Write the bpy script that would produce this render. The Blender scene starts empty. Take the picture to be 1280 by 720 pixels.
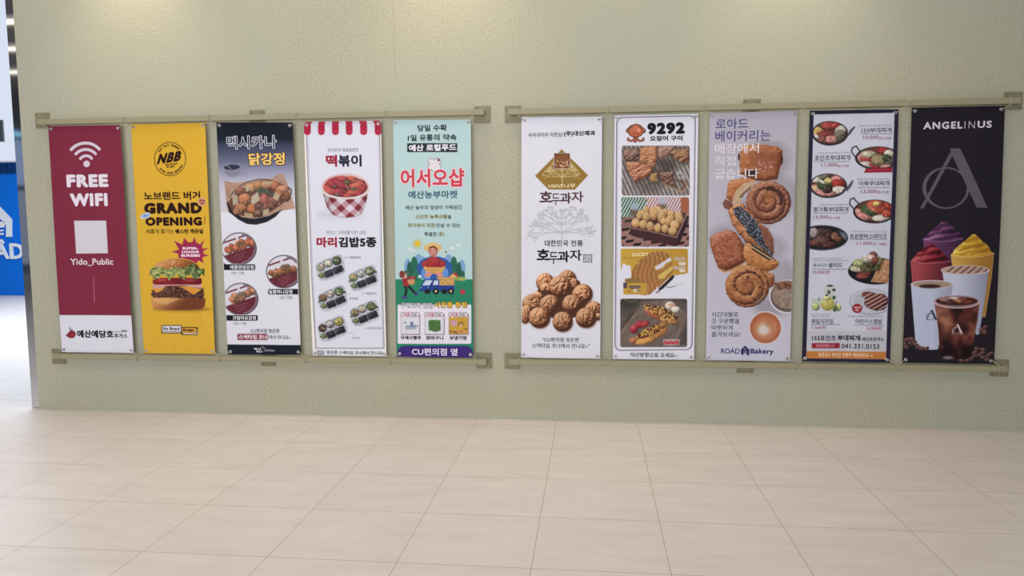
import bpy, bmesh, math, random
import numpy as np
from mathutils import Matrix, Vector
random.seed(7)

# ------------------------------------------------------------------ camera
FPX = 923.3
PITCH, YAW, ROLL = 0.0909, 0.1072, 0.0066
CAM = np.array([0.6779, -5.4929, 1.5104])


def rot_matrix(p, y, r):
    cy, sy, cp, sp, cr, sr = math.cos(y), math.sin(y), math.cos(p), math.sin(p), math.cos(r), math.sin(r)
    rz = np.array([[cy, -sy, 0], [sy, cy, 0], [0, 0, 1]])
    rx = np.array([[1, 0, 0], [0, cp, sp], [0, -sp, cp]])
    ry = np.array([[cr, 0, sr], [0, 1, 0], [-sr, 0, cr]])
    return rz @ rx @ ry


RM = rot_matrix(PITCH, YAW, ROLL)
scene = bpy.context.scene
col = scene.collection
cam_data = bpy.data.cameras.new('camera')
cam_data.sensor_width = 36.0
cam_data.lens = FPX / 1280 * 36
cam_data.clip_end = 200
cam = bpy.data.objects.new('camera', cam_data)
col.objects.link(cam)
m3 = np.stack([RM[:, 0], RM[:, 2], -RM[:, 1]], 1)
cam.matrix_world = Matrix.Translation(Vector(CAM)) @ Matrix(m3.tolist()).to_4x4()
scene.camera = cam

# ------------------------------------------------------------------ light and exposure
vs = scene.view_settings
vs.view_transform = 'Standard'
vs.look = 'None'
vs.gamma = 1.0
vs.use_curve_mapping = False
vs.exposure = -0.14
scene.cycles.use_denoising = True
scene.cycles.max_bounces = 8

world = bpy.data.worlds.new('hall_ambient')
scene.world = world
world.use_nodes = True
world.node_tree.nodes['Background'].inputs['Color'].default_value = (0.80, 0.88, 1.0, 1)
world.node_tree.nodes['Background'].inputs['Strength'].default_value = 0.2


def area_light(name, loc, target, sx, sy, power, color, spread=math.pi):
    l = bpy.data.lights.new(name, 'AREA')
    l.shape = 'RECTANGLE'
    l.size, l.size_y = sx, sy
    l.energy = power
    l.color = color
    l.spread = spread
    o = bpy.data.objects.new(name, l)
    col.objects.link(o)
    o.location = loc
    o.rotation_euler = (Vector(target) - Vector(loc)).to_track_quat('-Z', 'Y').to_euler()
    return o


area_light('ceiling_panel_light', (-0.6, -3.4, 4.05), (-0.6, -3.4, 0), 7.0, 2.4, 110, (1.0, 0.96, 0.90))
area_light('near_wall_fill', (-0.5, -0.85, 4.1), (-0.5, -0.75, 0), 7.0, 0.5, 48, (1.0, 0.90, 0.76))  # added warm strip without a fixture, widens the downlights' wash on the wall
area_light('rear_window_light', (-1.8, -11.5, 2.0), (-0.5, 0, 0.9), 8.0, 3.0, 600, (0.91, 0.96, 1.0))
area_light('corridor_daylight', (-7.0, 4.5, 4.0), (-7.0, 4.6, 0), 5.5, 7.0, 590, (0.80, 0.89, 1.0))


def spot_light(name, loc, power, angle, color):
    l = bpy.data.lights.new(name, 'SPOT')
    l.energy = power
    l.spot_size = angle
    l.spot_blend = 1.0
    l.shadow_soft_size = 0.06
    l.color = color
    o = bpy.data.objects.new(name, l)
    col.objects.link(o)
    o.location = loc
    return o


# ------------------------------------------------------------------ helpers
GAIN = 1.2


def lin(c):
    c = np.asarray(c, float) / 255.0
    return np.where(c <= 0.04045, c / 12.92, ((np.maximum(c, 0) + 0.055) / 1.055) ** 2.4)


def albedo(c):
    return np.clip(lin(c) * GAIN, 0.004, 0.93)


MATS = {}


def principled(name, color, rough=0.55, metal=0.0, spec=0.3):
    m = bpy.data.materials.new(name)
    m.use_nodes = True
    b = m.node_tree.nodes['Principled BSDF']
    b.inputs['Base Color'].default_value = (*[float(x) for x in color], 1)
    b.inputs['Roughness'].default_value = rough
    b.inputs['Metallic'].default_value = metal
    b.inputs['Specular IOR Level'].default_value = spec
    return m


def ink(c):
    """matte printing ink of one colour"""
    key = tuple(int(x) for x in c)
    if key not in MATS:
        MATS[key] = principled('ink_%02x%02x%02x' % key, albedo(key), 0.6, 0, 0.08)
    return MATS[key]


def node(nt, kind, **kw):
    n = nt.nodes.new(kind)
    for k, v in kw.items():
        setattr(n, k, v)
    return n


def print_material():
    m = principled('printed_vinyl', (0.8, 0.8, 0.8), 0.5, 0, 0.10)
    nt = m.node_tree
    b = nt.nodes['Principled BSDF']
    a = node(nt, 'ShaderNodeAttribute', attribute_name='print_colour')
    nt.links.new(a.outputs['Color'], b.inputs['Base Color'])
    tc = node(nt, 'ShaderNodeTexCoord')
    nz = node(nt, 'ShaderNodeTexNoise')
    nz.inputs['Scale'].default_value = 9
    nz.inputs['Detail'].default_value = 2
    bp = node(nt, 'ShaderNodeBump')
    bp.inputs['Strength'].default_value = 0.10
    bp.inputs['Distance'].default_value = 0.01
    nt.links.new(tc.outputs['Object'], nz.inputs['Vector'])
    nt.links.new(nz.outputs['Fac'], bp.inputs['Height'])
    nt.links.new(bp.outputs['Normal'], b.inputs['Normal'])
    return m


PRINT = print_material()


def link(name, mesh, parent=None):
    o = bpy.data.objects.new(name, mesh)
    col.objects.link(o)
    if parent is not None:
        o.parent = parent
        o.matrix_parent_inverse = Matrix.Identity(4)
    return o


def empty(name, label, cat, loc, group=None):
    o = bpy.data.objects.new(name, None)
    o.empty_display_size = 0.1
    col.objects.link(o)
    o.location = loc
    o['label'] = label
    o['category'] = cat
    if group:
        o['group'] = group
    return o


def np_mesh(name, verts, quads):
    """mesh from numpy arrays of quads"""
    me = bpy.data.meshes.new(name)
    verts = np.asarray(verts, np.float32)
    quads = np.asarray(quads, np.int32)
    me.vertices.add(len(verts))
    me.vertices.foreach_set('co', verts.ravel())
    me.loops.add(quads.size)
    me.loops.foreach_set('vertex_index', quads.ravel())
    me.polygons.add(len(quads))
    me.polygons.foreach_set('loop_start', np.arange(0, quads.size, 4, dtype=np.int32))
    me.update(calc_edges=True)
    me.validate()
    return me


def add_box(bm, x0, x1, y0, y1, z0, z1, bevel=0.0):
    r = bmesh.ops.create_cube(bm, size=1)
    for v in r['verts']:
        v.co = Vector(((x0 + x1) / 2 + v.co.x * (x1 - x0), (y0 + y1) / 2 + v.co.y * (y1 - y0), (z0 + z1) / 2 + v.co.z * (z1 - z0)))
    if bevel > 0:
        es = list({e for v in r['verts'] for e in v.link_edges})
        bmesh.ops.bevel(bm, geom=es, offset=bevel, segments=2, affect='EDGES')
    return bm


def bm_obj(name, bm, mat, parent=None, offset=None, smooth=False):
    me = bpy.data.meshes.new(name)
    if offset is not None:
        bmesh.ops.translate(bm, verts=bm.verts, vec=-Vector(offset))
    bm.to_mesh(me)
    bm.free()
    if smooth:
        for p in me.polygons:
            p.use_smooth = True
    me.materials.append(mat)
    return link(name, me, parent)


def add_tube(bm, pts, r, n=8):
    """tube swept along a polyline"""
    pts = [Vector(p) for p in pts]
    rings = []
    for i, p in enumerate(pts):
        d = (pts[min(i + 1, len(pts) - 1)] - pts[max(i - 1, 0)]).normalized()
        u = d.orthogonal().normalized() if i == 0 else (u - d * u.dot(d)).normalized()
        w = d.cross(u)
        rings.append([bm.verts.new(p + (u * math.cos(2 * math.pi * k / n) + w * math.sin(2 * math.pi * k / n)) * r) for k in range(n)])
    for a, b in zip(rings, rings[1:]):
        for k in range(n):
            bm.faces.new((a[k], a[(k + 1) % n], b[(k + 1) % n], b[k]))
    bm.faces.new(rings[0][::-1])
    bm.faces.new(rings[-1])


def add_torus(bm, c, R, r, n=20, m=8):
    rings = []
    for i in range(n):
        a = 2 * math.pi * i / n
        rings.append([bm.verts.new((c[0] + (R + r * math.cos(b)) * math.cos(a), c[1] + 0.7 * r * math.sin(b), c[2] + (R + r * math.cos(b)) * math.sin(a)))
                      for b in [2 * math.pi * k / m for k in range(m)]])
    for i in range(n):
        a, b = rings[i], rings[(i + 1) % n]
        for k in range(m):
            bm.faces.new((a[k], b[k], b[(k + 1) % m], a[(k + 1) % m]))


# photograph pixel -> point on a plane parallel to the wall, and back
def W(x, y, d=0.05):
    x = np.asarray(x, float)
    y = np.asarray(y, float)
    q = np.stack([(x - 640) / FPX, np.ones_like(x), -(y - 360) / FPX], -1) @ RM.T
    t = (-d - CAM[1]) / q[..., 1]
    return CAM[0] + q[..., 0] * t, CAM[2] + q[..., 2] * t


def to_px(X, Z, d=0.05):
    q = np.stack([X - CAM[0], np.full_like(X, -d - CAM[1]), Z - CAM[2]], -1) @ RM
    return 640 + FPX * q[..., 0] / q[..., 1], 360 - FPX * q[..., 2] / q[..., 1]


# ------------------------------------------------------------------ noise and the print painter
def _hash(ix, iy, seed):
    n = (ix.astype(np.int64) * 374761393 + iy.astype(np.int64) * 668265263 + seed * 974634551) & 0xffffffff
    n = ((n ^ (n >> 13)) * 1274126177) & 0xffffffff
    return ((n ^ (n >> 16)) & 0xffff) / 65535.0


def vnoise(x, y, seed=0):
    ix, iy = np.floor(x), np.floor(y)
    fx, fy = x - ix, y - iy
    fx = fx * fx * (3 - 2 * fx)
    fy = fy * fy * (3 - 2 * fy)
    a = _hash(ix, iy, seed) * (1 - fx) + _hash(ix + 1, iy, seed) * fx
    b = _hash(ix, iy + 1, seed) * (1 - fx) + _hash(ix + 1, iy + 1, seed) * fx
    return a * (1 - fy) + b * fy


def fbm(x, y, seed=0, n=3):
    s = np.zeros_like(x)
    amp, tot = 1.0, 0.0
    for k in range(n):
        s += amp * vnoise(x * 2 ** k, y * 2 ** k, seed + 17 * k)
        tot += amp
        amp *= 0.55
    return s / tot


def mix(a, b, t):
    a = np.asarray(a, float)
    b = np.asarray(b, float)
    t = np.clip(t, 0, 1)[..., None]
    return a * (1 - t) + b * t


class Canvas:
    """paints printed colours on the vertices of a grid; coordinates follow view()"""

    def __init__(s, X, Y):
        s.X, s.Y = X, Y
        s.rgb = np.zeros(X.shape + (3,))
        s.a = np.zeros(X.shape)
        s.clip = None
        s.view(0, 0, 1)

    def view(s, ox, oy, sc=9.0):
        s.x, s.y, s.sc = (s.X - ox) * sc, (s.Y - oy) * sc, sc
        return s

    def cov(s, d, soft=0.45):
        w = soft * s.sc
        return np.clip(0.5 - d / (2 * w), 0, 1)

    def put(s, m, c, alpha=1.0):
        m = m * alpha
        if s.clip is not None:
            m = m * s.clip
        c = np.asarray(c, float)
        s.rgb = s.rgb * (1 - m[..., None]) + c * m[..., None]
        s.a = s.a + m * (1 - s.a)
        return m

    # signed distances
    def uv(s, cx, cy, rx, ry, rot=0.0):
        c, sn = math.cos(math.radians(rot)), math.sin(math.radians(rot))
        dx, dy = s.x - cx, s.y - cy
        return (dx * c + dy * sn) / rx, (-dx * sn + dy * c) / ry

    def d_ell(s, cx, cy, rx, ry, rot=0.0):
        u, v = s.uv(cx, cy, rx, ry, rot)
        k0 = np.sqrt(u * u + v * v) + 1e-9
        k1 = np.sqrt((u / rx) ** 2 + (v / ry) ** 2) + 1e-9
        return k0 * (k0 - 1) / k1

    def d_poly(s, pts):
        d = np.full(s.x.shape, 1e18)
        ins = np.zeros(s.x.shape, bool)
        n = len(pts)
        for i in range(n):
            (ax, ay), (bx, by) = pts[i - 1], pts[i]
            ex, ey = bx - ax, by - ay
            wx, wy = s.x - ax, s.y - ay
            t = np.clip((wx * ex + wy * ey) / (ex * ex + ey * ey + 1e-12), 0, 1)
            d = np.minimum(d, (wx - ex * t) ** 2 + (wy - ey * t) ** 2)
            c = ((ay > s.y) != (by > s.y))
            ins ^= c & (s.x < (bx - ax) * (s.y - ay) / ((by - ay) if by != ay else 1e-9) + ax)
        return np.sqrt(d) * np.where(ins, -1, 1)

    def d_line(s, pts, closed=False):
        d = np.full(s.x.shape, 1e18)
        pts = list(pts) + ([pts[0]] if closed else [])
        for (ax, ay), (bx, by) in zip(pts, pts[1:]):
            ex, ey = bx - ax, by - ay
            wx, wy = s.x - ax, s.y - ay
            t = np.clip((wx * ex + wy * ey) / (ex * ex + ey * ey + 1e-12), 0, 1)
            d = np.minimum(d, (wx - ex * t) ** 2 + (wy - ey * t) ** 2)
        return np.sqrt(d)

    def d_rr(s, x0, y0, x1, y1, r):
        qx = np.abs(s.x - (x0 + x1) / 2) - (x1 - x0) / 2 + r
        qy = np.abs(s.y - (y0 + y1) / 2) - (y1 - y0) / 2 + r
        return np.hypot(np.maximum(qx, 0), np.maximum(qy, 0)) + np.minimum(np.maximum(qx, qy), 0) - r

    # strokes and fills
    def fill(s, c):
        return s.put(np.ones(s.x.shape), c)

    def ell(s, cx, cy, rx, ry, c, rot=0, alpha=1, soft=0.45):
        return s.put(s.cov(s.d_ell(cx, cy, rx, ry, rot), soft), c, alpha)

    def ring(s, cx, cy, rx, ry, w, c, rot=0):
        return s.put(s.cov(np.abs(s.d_ell(cx, cy, rx, ry, rot)) - w / 2), c)

    def poly(s, pts, c, alpha=1, soft=0.45):
        return s.put(s.cov(s.d_poly(pts), soft), c, alpha)

    def line(s, pts, w, c, alpha=1, closed=False, soft=0.45):
        return s.put(s.cov(s.d_line(pts, closed) - w / 2, soft), c, alpha)

    def rr(s, x0, y0, x1, y1, r, c, alpha=1, soft=0.45):
        return s.put(s.cov(s.d_rr(x0, y0, x1, y1, r), soft), c, alpha)

    def noise(s, scale, seed=0, n=3, sx=1.0, rot=0.0):
        c, sn = math.cos(math.radians(rot)), math.sin(math.radians(rot))
        return fbm((s.x * c + s.y * sn) / (scale * sx), (-s.x * sn + s.y * c) / scale, seed, n)

    def ball(s, cx, cy, rx, ry, base, rot=0, lo=None, hi=None, tex=0.5, ts=None, seed=None, rough=0.10, light=(-0.35, -0.6), alpha=1):
        """a rounded piece of food as it looks in the printed picture"""
        base = np.asarray(base, float)
        lo = base * 0.42 if lo is None else np.asarray(lo, float)
        hi = np.minimum(base * 1.22 + 22, 250) if hi is None else np.asarray(hi, float)
        seed = int(cx * 7 + cy * 13) % 9973 if seed is None else seed
        ts = ts or max(2.5, 0.28 * min(rx, ry))
        nz = s.noise(ts, seed)
        u, v = s.uv(cx, cy, rx, ry, rot)
        dx, dy = (s.x - cx) / max(rx, ry), (s.y - cy) / max(rx, ry)
        d = s.d_ell(cx, cy, rx, ry, rot) + (nz - 0.5) * 2 * rough * min(rx, ry)
        h = np.sqrt(np.clip(1 - u * u - v * v, 0, 1))
        t = 0.42 + 0.55 * (dx * light[0] + dy * light[1]) + 0.38 * (h - 0.5) + tex * (nz - 0.5)
        c = np.where((t < 0.5)[..., None], mix(lo, base, t * 2), mix(base, hi, t * 2 - 1))
        return s.put(s.cov(d), c, alpha)

    def relief(s, d, h, cols, light=(-0.42, -0.62, 0.66), gain=1.0, bias=0.0, alpha=1):
        """fill d < 0 with a raised shape of height h (view units) as a lit photograph shows it"""
        step = s.x[0, 1] - s.x[0, 0]
        gy, gx = np.gradient(h, s.y[1, 0] - s.y[0, 0], step)
        nrm = 1 / np.sqrt(1 + gx * gx + gy * gy)
        t = (-gx * light[0] - gy * light[1] + light[2]) * nrm
        t = (t - 0.5) * gain + 0.5 + bias
        c = np.where((t < .5)[..., None], mix(cols[0], cols[1], t * 2), mix(cols[1], cols[2], t * 2 - 1))
        return s.put(s.cov(d), c, alpha)

    def speck(s, m, c, scale, thr, seed, alpha=1.0):
        nz = vnoise(s.x / scale, s.y / scale, seed)
        return s.put(m * np.clip((nz - thr) * 9, 0, 1), c, alpha)


# ------------------------------------------------------------------ banners
BANNERS = []


class Banner:
    def __init__(s, corners, bg, label, cords, phase, crease=None):
        """corners: TL, TR, BL, BR of the sheet as seen in the photograph"""
        s.c = corners
        tl, tr, bl, br = corners
        s.P = [np.array(W(*p)) for p in corners]
        for k in range(4):      # keep a finger's width clear of the rails
            rz, half = cords[k][1], cords[k][2]
            s.P[k][1] = min(s.P[k][1], rz - half - 0.009) if k < 2 else max(s.P[k][1], rz + half + 0.009)
        s.quad_px = [tl, tr, br, bl]
        s.bg = bg
        s.phase = phase
        s.crease = crease
        cx = (s.P[2][0] + s.P[3][0]) / 2
        zb = (s.P[2][1] + s.P[3][1]) / 2
        s.root = empty('hanging_banner', label, 'banner', (cx, -0.05, zb), 'vertical advertising banners on the wall')
        s.org = np.array([cx, -0.05, zb])
        s.make_sheet()
        s.make_fixings(cords)
        BANNERS.append(s)

    def wave(s, X, Z):
        x0, x1 = s.P[0][0], s.P[1][0]
        z1, z0 = s.P[0][1], s.P[2][1]
        u = (X - x0) / (x1 - x0)
        v = (Z - z0) / (z1 - z0)
        p = s.phase
        w = 0.0022 * np.sin(2 * math.pi * (1.1 * u + 0.15 * v) + p) + 0.0016 * np.sin(2 * math.pi * (2.3 * u - 0.4 * v) + 2.1 * p)
        w = w + 0.0020 * np.sin(2 * math.pi * (0.9 * v) + 1.7 * p) + 0.010 * np.sin(math.pi * np.clip(v, 0, 1)) ** 0.8 * 0.4
        edge = np.exp(-((1 - v) / 0.03) ** 2) + np.exp(-(v / 0.03) ** 2)
        w = w + 0.0030 * edge * np.sin(math.pi * np.clip(u, 0, 1))
        if s.crease is not None:
            for (ax, az, bx, bz, wd, amp) in s.crease:
                ex, ez = bx - ax, bz - az
                t = np.clip(((X - ax) * ex + (Z - az) * ez) / (ex * ex + ez * ez), 0, 1)
                dd = np.hypot(X - ax - ex * t, Z - az - ez * t)
                w = w + amp * np.exp(-(dd / wd) ** 2) * np.sin(math.pi * np.clip(0.15 + 0.85 * t, 0, 1))
        return w

    def pts(s, X, Z, layer):
        Y = -(0.05 + s.wave(X, Z) + layer)
        return np.stack([X - s.org[0], Y - s.org[1], Z - s.org[2]], -1)

    def quad_mesh(s, name, X, Z, rgb, layer, keep=None, thick=0.0):
        ny, nx = X.shape
        V = s.pts(X, Z, layer).reshape(-1, 3)
        idx = np.arange(ny * nx).reshape(ny, nx)
        q = np.stack([idx[:-1, :-1], idx[1:, :-1], idx[1:, 1:], idx[:-1, 1:]], -1).reshape(-1, 4)
        if keep is not None:
            k = np.maximum.reduce([keep[:-1, :-1], keep[1:, :-1], keep[1:, 1:], keep[:-1, 1:]]).reshape(-1)
            q = q[k]
            used = np.unique(q)
            remap = np.full(ny * nx, -1)
            remap[used] = np.arange(len(used))
            q = remap[q]
            V = V[used]
            C = albedo(rgb.reshape(-1, 3)[used])
        else:
            C = albedo(rgb.reshape(-1, 3))
        if thick > 0:
            n0 = len(V)
            ring = np.concatenate([idx[0, :], idx[1:, -1], idx[-1, -2::-1], idx[-2:0:-1, 0]])
            # plain backing and rim of the vinyl sheet
            back = V[ring].copy()
            back[:, 1] += thick
            m = len(ring)
            a = ring
            b = np.arange(n0, n0 + m)
            rim = np.stack([a, np.roll(a, -1), np.roll(b, -1), b], -1)
            ri = np.unique(np.r_[0:ny:8, ny - 1])
            ci = np.unique(np.r_[0:nx:8, nx - 1])
            sub = idx[np.ix_(ri, ci)]
            bk = V[sub.ravel()].copy()
            bk[:, 1] += thick
            bi = np.arange(sub.size).reshape(sub.shape) + n0 + m
            bq = np.stack([bi[:-1, :-1], bi[:-1, 1:], bi[1:, 1:], bi[1:, :-1]], -1).reshape(-1, 4)
            V = np.concatenate([V, back, bk])
            q = np.concatenate([q, rim, bq])
            C = np.concatenate([C, C[ring], np.full((len(bk), 3), 0.75)])
        me = np_mesh(name, V, q)
        at = me.color_attributes.new('print_colour', 'FLOAT_COLOR', 'POINT')
        full = np.ones((len(me.vertices), 4), np.float32)
        full[:, :3] = C
        at.data.foreach_set('color', full.ravel())
        me.materials.append(PRINT)
        me.polygons.foreach_set('use_smooth', np.ones(len(me.polygons), bool))
        return link(name, me, s.root)

    def make_sheet(s):
        h = s.c[2][1] - s.c[0][1]
        w = s.c[1][0] - s.c[0][0]
        nx, ny = int(w / 0.5), int(h / 0.5)
        u, v = np.meshgrid(np.linspace(0, 1, nx), np.linspace(0, 1, ny))
        tl, tr, bl, br = s.P
        X = (tl[0] * (1 - u) + tr[0] * u) * (1 - v) + (bl[0] * (1 - u) + br[0] * u) * v
        Z = (tl[1] * (1 - u) + tr[1] * u) * (1 - v) + (bl[1] * (1 - u) + br[1] * u) * v
        c = Canvas(*to_px(X, Z))
        s.bg(c)
        s.quad_mesh('sheet', X, Z, c.rgb, 0.0, thick=0.0012)

    def picture(s, name, box, paint, layer=0.0004, step=0.42, label=None):
        """a printed picture: box in photograph pixels, paint(canvas)"""
        x0, y0, x1, y1 = box
        nx, ny = max(4, int((x1 - x0) / step)), max(4, int((y1 - y0) / step))
        px, py = np.meshgrid(np.linspace(x0, x1, nx), np.linspace(y0, y1, ny))
        c = Canvas(px, py)
        s.bg(c)
        c.view(0, 0, 1)
        inside = c.cov(c.d_poly(s.quad_px) + 0.6, 0.2)
        c.a[:] = 0
        c.clip = inside
        s.inside = inside
        paint(c)
        g = np.clip(c.rgb, 0, 255) / 255
        lum = g.mean(-1, keepdims=True)
        g = np.clip(lum + (g - lum) * 0.88, 0, 1)
        tone = g * (1 - 0.55 * np.clip(1 - g, 0, 1) * g * 0.9)
        c.rgb = np.where((c.a > 0.5)[..., None], tone, c.rgb / 255) * 255
        X, Z = W(px, py)
        keep = (c.a > 0.03) & (inside > 0.5)
        if not keep.any():
            return None
        o = s.quad_mesh(name, X, Z, c.rgb, layer, keep)
        if label:
            o['label'] = label
        return o

    def text(s, name, view, items, layer=0.0009, label=None, whole=False):
        """lettering, one mesh per line: items (string, x0, x1, y0, y1, colour, weight, options)"""
        lines = []
        for it in items:
            if lines and not whole:
                q = lines[-1][-1]
                h = max(it[4] - it[3], q[4] - q[3])
                apart = abs((it[3] + it[4]) - (q[3] + q[4])) / 2 > 0.6 * h or it[1] - q[2] > 0.45 * h
                if apart and not (len(it) > 7 and 'lift' in it[7]):
                    lines.append([])
            elif not lines:
                lines.append([])
            lines[-1].append(it)
        for ln in lines:
            s.line_of_text(name, view, ln, layer)

    def line_of_text(s, name, view, items, layer, label=None):
        ox, oy, sc = view
        V, F, M, mats = [], [], [], []
        for it in items:
            st, x0, x1, y0, y1, c, bold = it[:7]
            opt = it[7] if len(it) > 7 else {}
            bd = bold if bold < 0 else bold * 1.1 + 0.006
            n, f, lay = glyphs(st, bd, opt.get('space', 1.0 + max(0, bd - 0.012) * (3.0 if st.isascii() else 0.6)))
            n = n.copy()
            if 'arc' in opt:
                pass
            grow = opt.get('grow', 0.0)
            pts = (n - 0.5)
            if 'shear' in opt:
                pts[:, 0] += pts[:, 1] * opt['shear']
            xa, xb = ox + (x0 - grow) / sc, ox + (x1 + grow) / sc
            yc = oy + (y0 + y1) / 2 / sc
            hh = (y1 - y0 + 2 * grow) / sc
            Xa, _ = W(xa, yc)
            Xb, _ = W(xb, yc)
            Xc, Zc = W((xa + xb) / 2, yc)
            _, Zt = W((xa + xb) / 2, yc - hh / 2)
            _, Zb = W((xa + xb) / 2, yc + hh / 2)
            lx, lz = pts[:, 0] * (Xb - Xa), pts[:, 1] * (Zt - Zb)
            if 'rot' in opt:
                a = math.radians(opt['rot'])
                lx, lz = lx * math.cos(a) - lz * math.sin(a), lx * math.sin(a) + lz * math.cos(a)
            P = s.pts(Xc + lx, Zc + lz, layer + opt.get('lift', 0.0) + lay * 2e-5)
            base = sum(len(v) for v in V)
            V.append(P)
            mt = ink(c)
            if mt not in mats:
                mats.append(mt)
            mi = mats.index(mt)
            for face in f:
                F.append([base + i for i in face])
                M.append(mi)
        me = bpy.data.meshes.new(name)
        me.from_pydata(np.concatenate(V).tolist(), [], F)
        for mt in mats:
            me.materials.append(mt)
        me.polygons.foreach_set('material_index', M)
        me.update()
        o = link(name, me, s.root)
        if label:
            o['label'] = label
        return o

    def make_fixings(s, cords):
        tl, tr, bl, br = s.P
        inset = 0.022
        spots = [(tl, 1, -1, 0), (tr, -1, -1, 1), (bl, 1, 1, 2), (br, -1, 1, 3)]
        for (p, sx, sz, k) in spots:
            gx, gz = p[0] + sx * inset, p[1] + sz * inset
            gy = -(0.05 + float(s.wave(np.array(gx), np.array(gz)))) - 0.001
            bm = bmesh.new()
            add_torus(bm, (gx, gy, gz), 0.0085, 0.0038)
            g = bm_obj('grommet', bm, METAL, s.root, s.org, True)
            hole = bmesh.new()
            bmesh.ops.create_circle(hole, cap_ends=True, radius=0.006, segments=16, matrix=Matrix.Translation((gx, gy - 0.0006, gz)) @ Matrix.Rotation(math.pi / 2, 4, 'X'))
            ho = bm_obj('eyelet_hole', hole, HOLE, g, s.org)
            # cord from the eyelet out to the rail
            tx, rail_z, half = cords[k]
            up = 1 if k < 2 else -1
            near, far = rail_z - up * half, rail_z + up * half
            pts = [(gx, gy - 0.002, gz), (p[0] - sx * 0.004, gy - 0.006, gz + up * 0.010), ((gx + 3 * tx) / 4, -0.0815, (gz + 2 * near) / 3),
                   (tx, -0.0815, near - up * 0.002), (tx, -0.0825, rail_z), (tx, -0.0815, far + up * 0.003), (tx, -0.055, far + up * 0.0045)]
            bm = bmesh.new()
            add_tube(bm, pts, 0.0024, 6)
            bm_obj('tie_cord', bm, CORD, s.root, s.org, True)


GLYPHS = {}


def glyphs(st, bold, space=1.0):
    key = (st, bold, space)
    if key not in GLYPHS:
        cu = bpy.data.curves.new('lettering', 'FONT')
        cu.body = st
        cu.offset = min(bold, 0.0)
        cu.resolution_u = 3
        cu.space_character = space
        ob = bpy.data.objects.new('lettering', cu)
        me = bpy.data.meshes.new_from_object(ob)
        co = np.array([v.co[:2] for v in me.vertices], float)
        f = [list(p.vertices) for p in me.polygons]
        bpy.data.objects.remove(ob)
        bpy.data.curves.remove(cu)
        bpy.data.meshes.remove(me)
        if bold > 0.001:
            n0 = len(co)
            n_dir = 8 if bold < 0.04 else 12
            sh = [(0.0, 0.0)] + [(bold * math.cos(2 * math.pi * k / n_dir), bold * math.sin(2 * math.pi * k / n_dir)) for k in range(n_dir)]
            f = [[i + k * n0 for i in face] for k in range(len(sh)) for face in f]
            lay = np.repeat(np.arange(len(sh)), n0)
            co = np.concatenate([co + np.array(d) for d in sh])
        else:
            lay = np.zeros(len(co))
        lo, hi = co.min(0), co.max(0)
        GLYPHS[key] = ((co - lo) / np.maximum(hi - lo, 1e-6), f, lay)
    return GLYPHS[key]


METAL = principled('nickel_eyelet', (0.62, 0.60, 0.62), 0.3, 0.8, 0.5)
HOLE = principled('eyelet_shade', (0.06, 0.06, 0.07), 0.8)
CORD = principled('cream_cord', (0.45, 0.41, 0.31), 0.8)

# ------------------------------------------------------------------ the room
ROOF = 4.2
XL = float(np.mean([W(17.0, 0, 0)[0], W(48.0, 511, 0)[0]]))
XT = float(np.mean([W(6.5, 0, -0.03)[0], W(40.0, 509, -0.03)[0]]))


def structure(name, bm, mat, parent=None):
    o = bm_obj(name, bm, mat, parent)
    o['kind'] = 'structure'
    return o


def stucco():
    m = principled('sage_stucco', (0.5, 0.47, 0.36), 0.85, 0, 0.2)
    nt = m.node_tree
    b = nt.nodes['Principled BSDF']
    tc = node(nt, 'ShaderNodeTexCoord')
    n1 = node(nt, 'ShaderNodeTexNoise')
    n1.inputs['Scale'].default_value = 62
    n1.inputs['Detail'].default_value = 4
    n1.inputs['Roughness'].default_value = 0.65
    n2 = node(nt, 'ShaderNodeTexNoise')
    n2.inputs['Scale'].default_value = 0.9
    n2.inputs['Detail'].default_value = 3
    r1 = node(nt, 'ShaderNodeValToRGB')
    r1.color_ramp.elements[0].position = 0.30
    r1.color_ramp.elements[0].color = (*WALL_DARK, 1)
    r1.color_ramp.elements[1].position = 0.70
    r1.color_ramp.elements[1].color = (*WALL_LIGHT, 1)
    mixn = node(nt, 'ShaderNodeMix', data_type='RGBA', blend_type='MIX')
    mr = node(nt, 'ShaderNodeMapRange')
    mr.inputs['From Min'].default_value = 0.42
    mr.inputs['From Max'].default_value = 0.62
    mr.inputs['To Max'].default_value = 0.5
    mixn.inputs['B'].default_value = (*WALL_TINT, 1)
    bp = node(nt, 'ShaderNodeBump')
    bp.inputs['Strength'].default_value = 0.35
    bp.inputs['Distance'].default_value = 0.006
    for n in (n1, n2):
        nt.links.new(tc.outputs['Object'], n.inputs['Vector'])
    nt.links.new(n1.outputs['Fac'], r1.inputs['Fac'])
    nt.links.new(n2.outputs['Fac'], mr.inputs['Value'])
    nt.links.new(mr.outputs['Result'], mixn.inputs['Factor'])
    nt.links.new(r1.outputs['Color'], mixn.inputs['A'])
    nt.links.new(mixn.outputs['Result'], b.inputs['Base Color'])
    nt.links.new(n1.outputs['Fac'], bp.inputs['Height'])
    nt.links.new(bp.outputs['Normal'], b.inputs['Normal'])
    return m


WALL_DARK = (0.390, 0.371, 0.278)
WALL_LIGHT = (0.532, 0.508, 0.388)
WALL_TINT = (0.430, 0.446, 0.370)
STUCCO = stucco()


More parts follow.
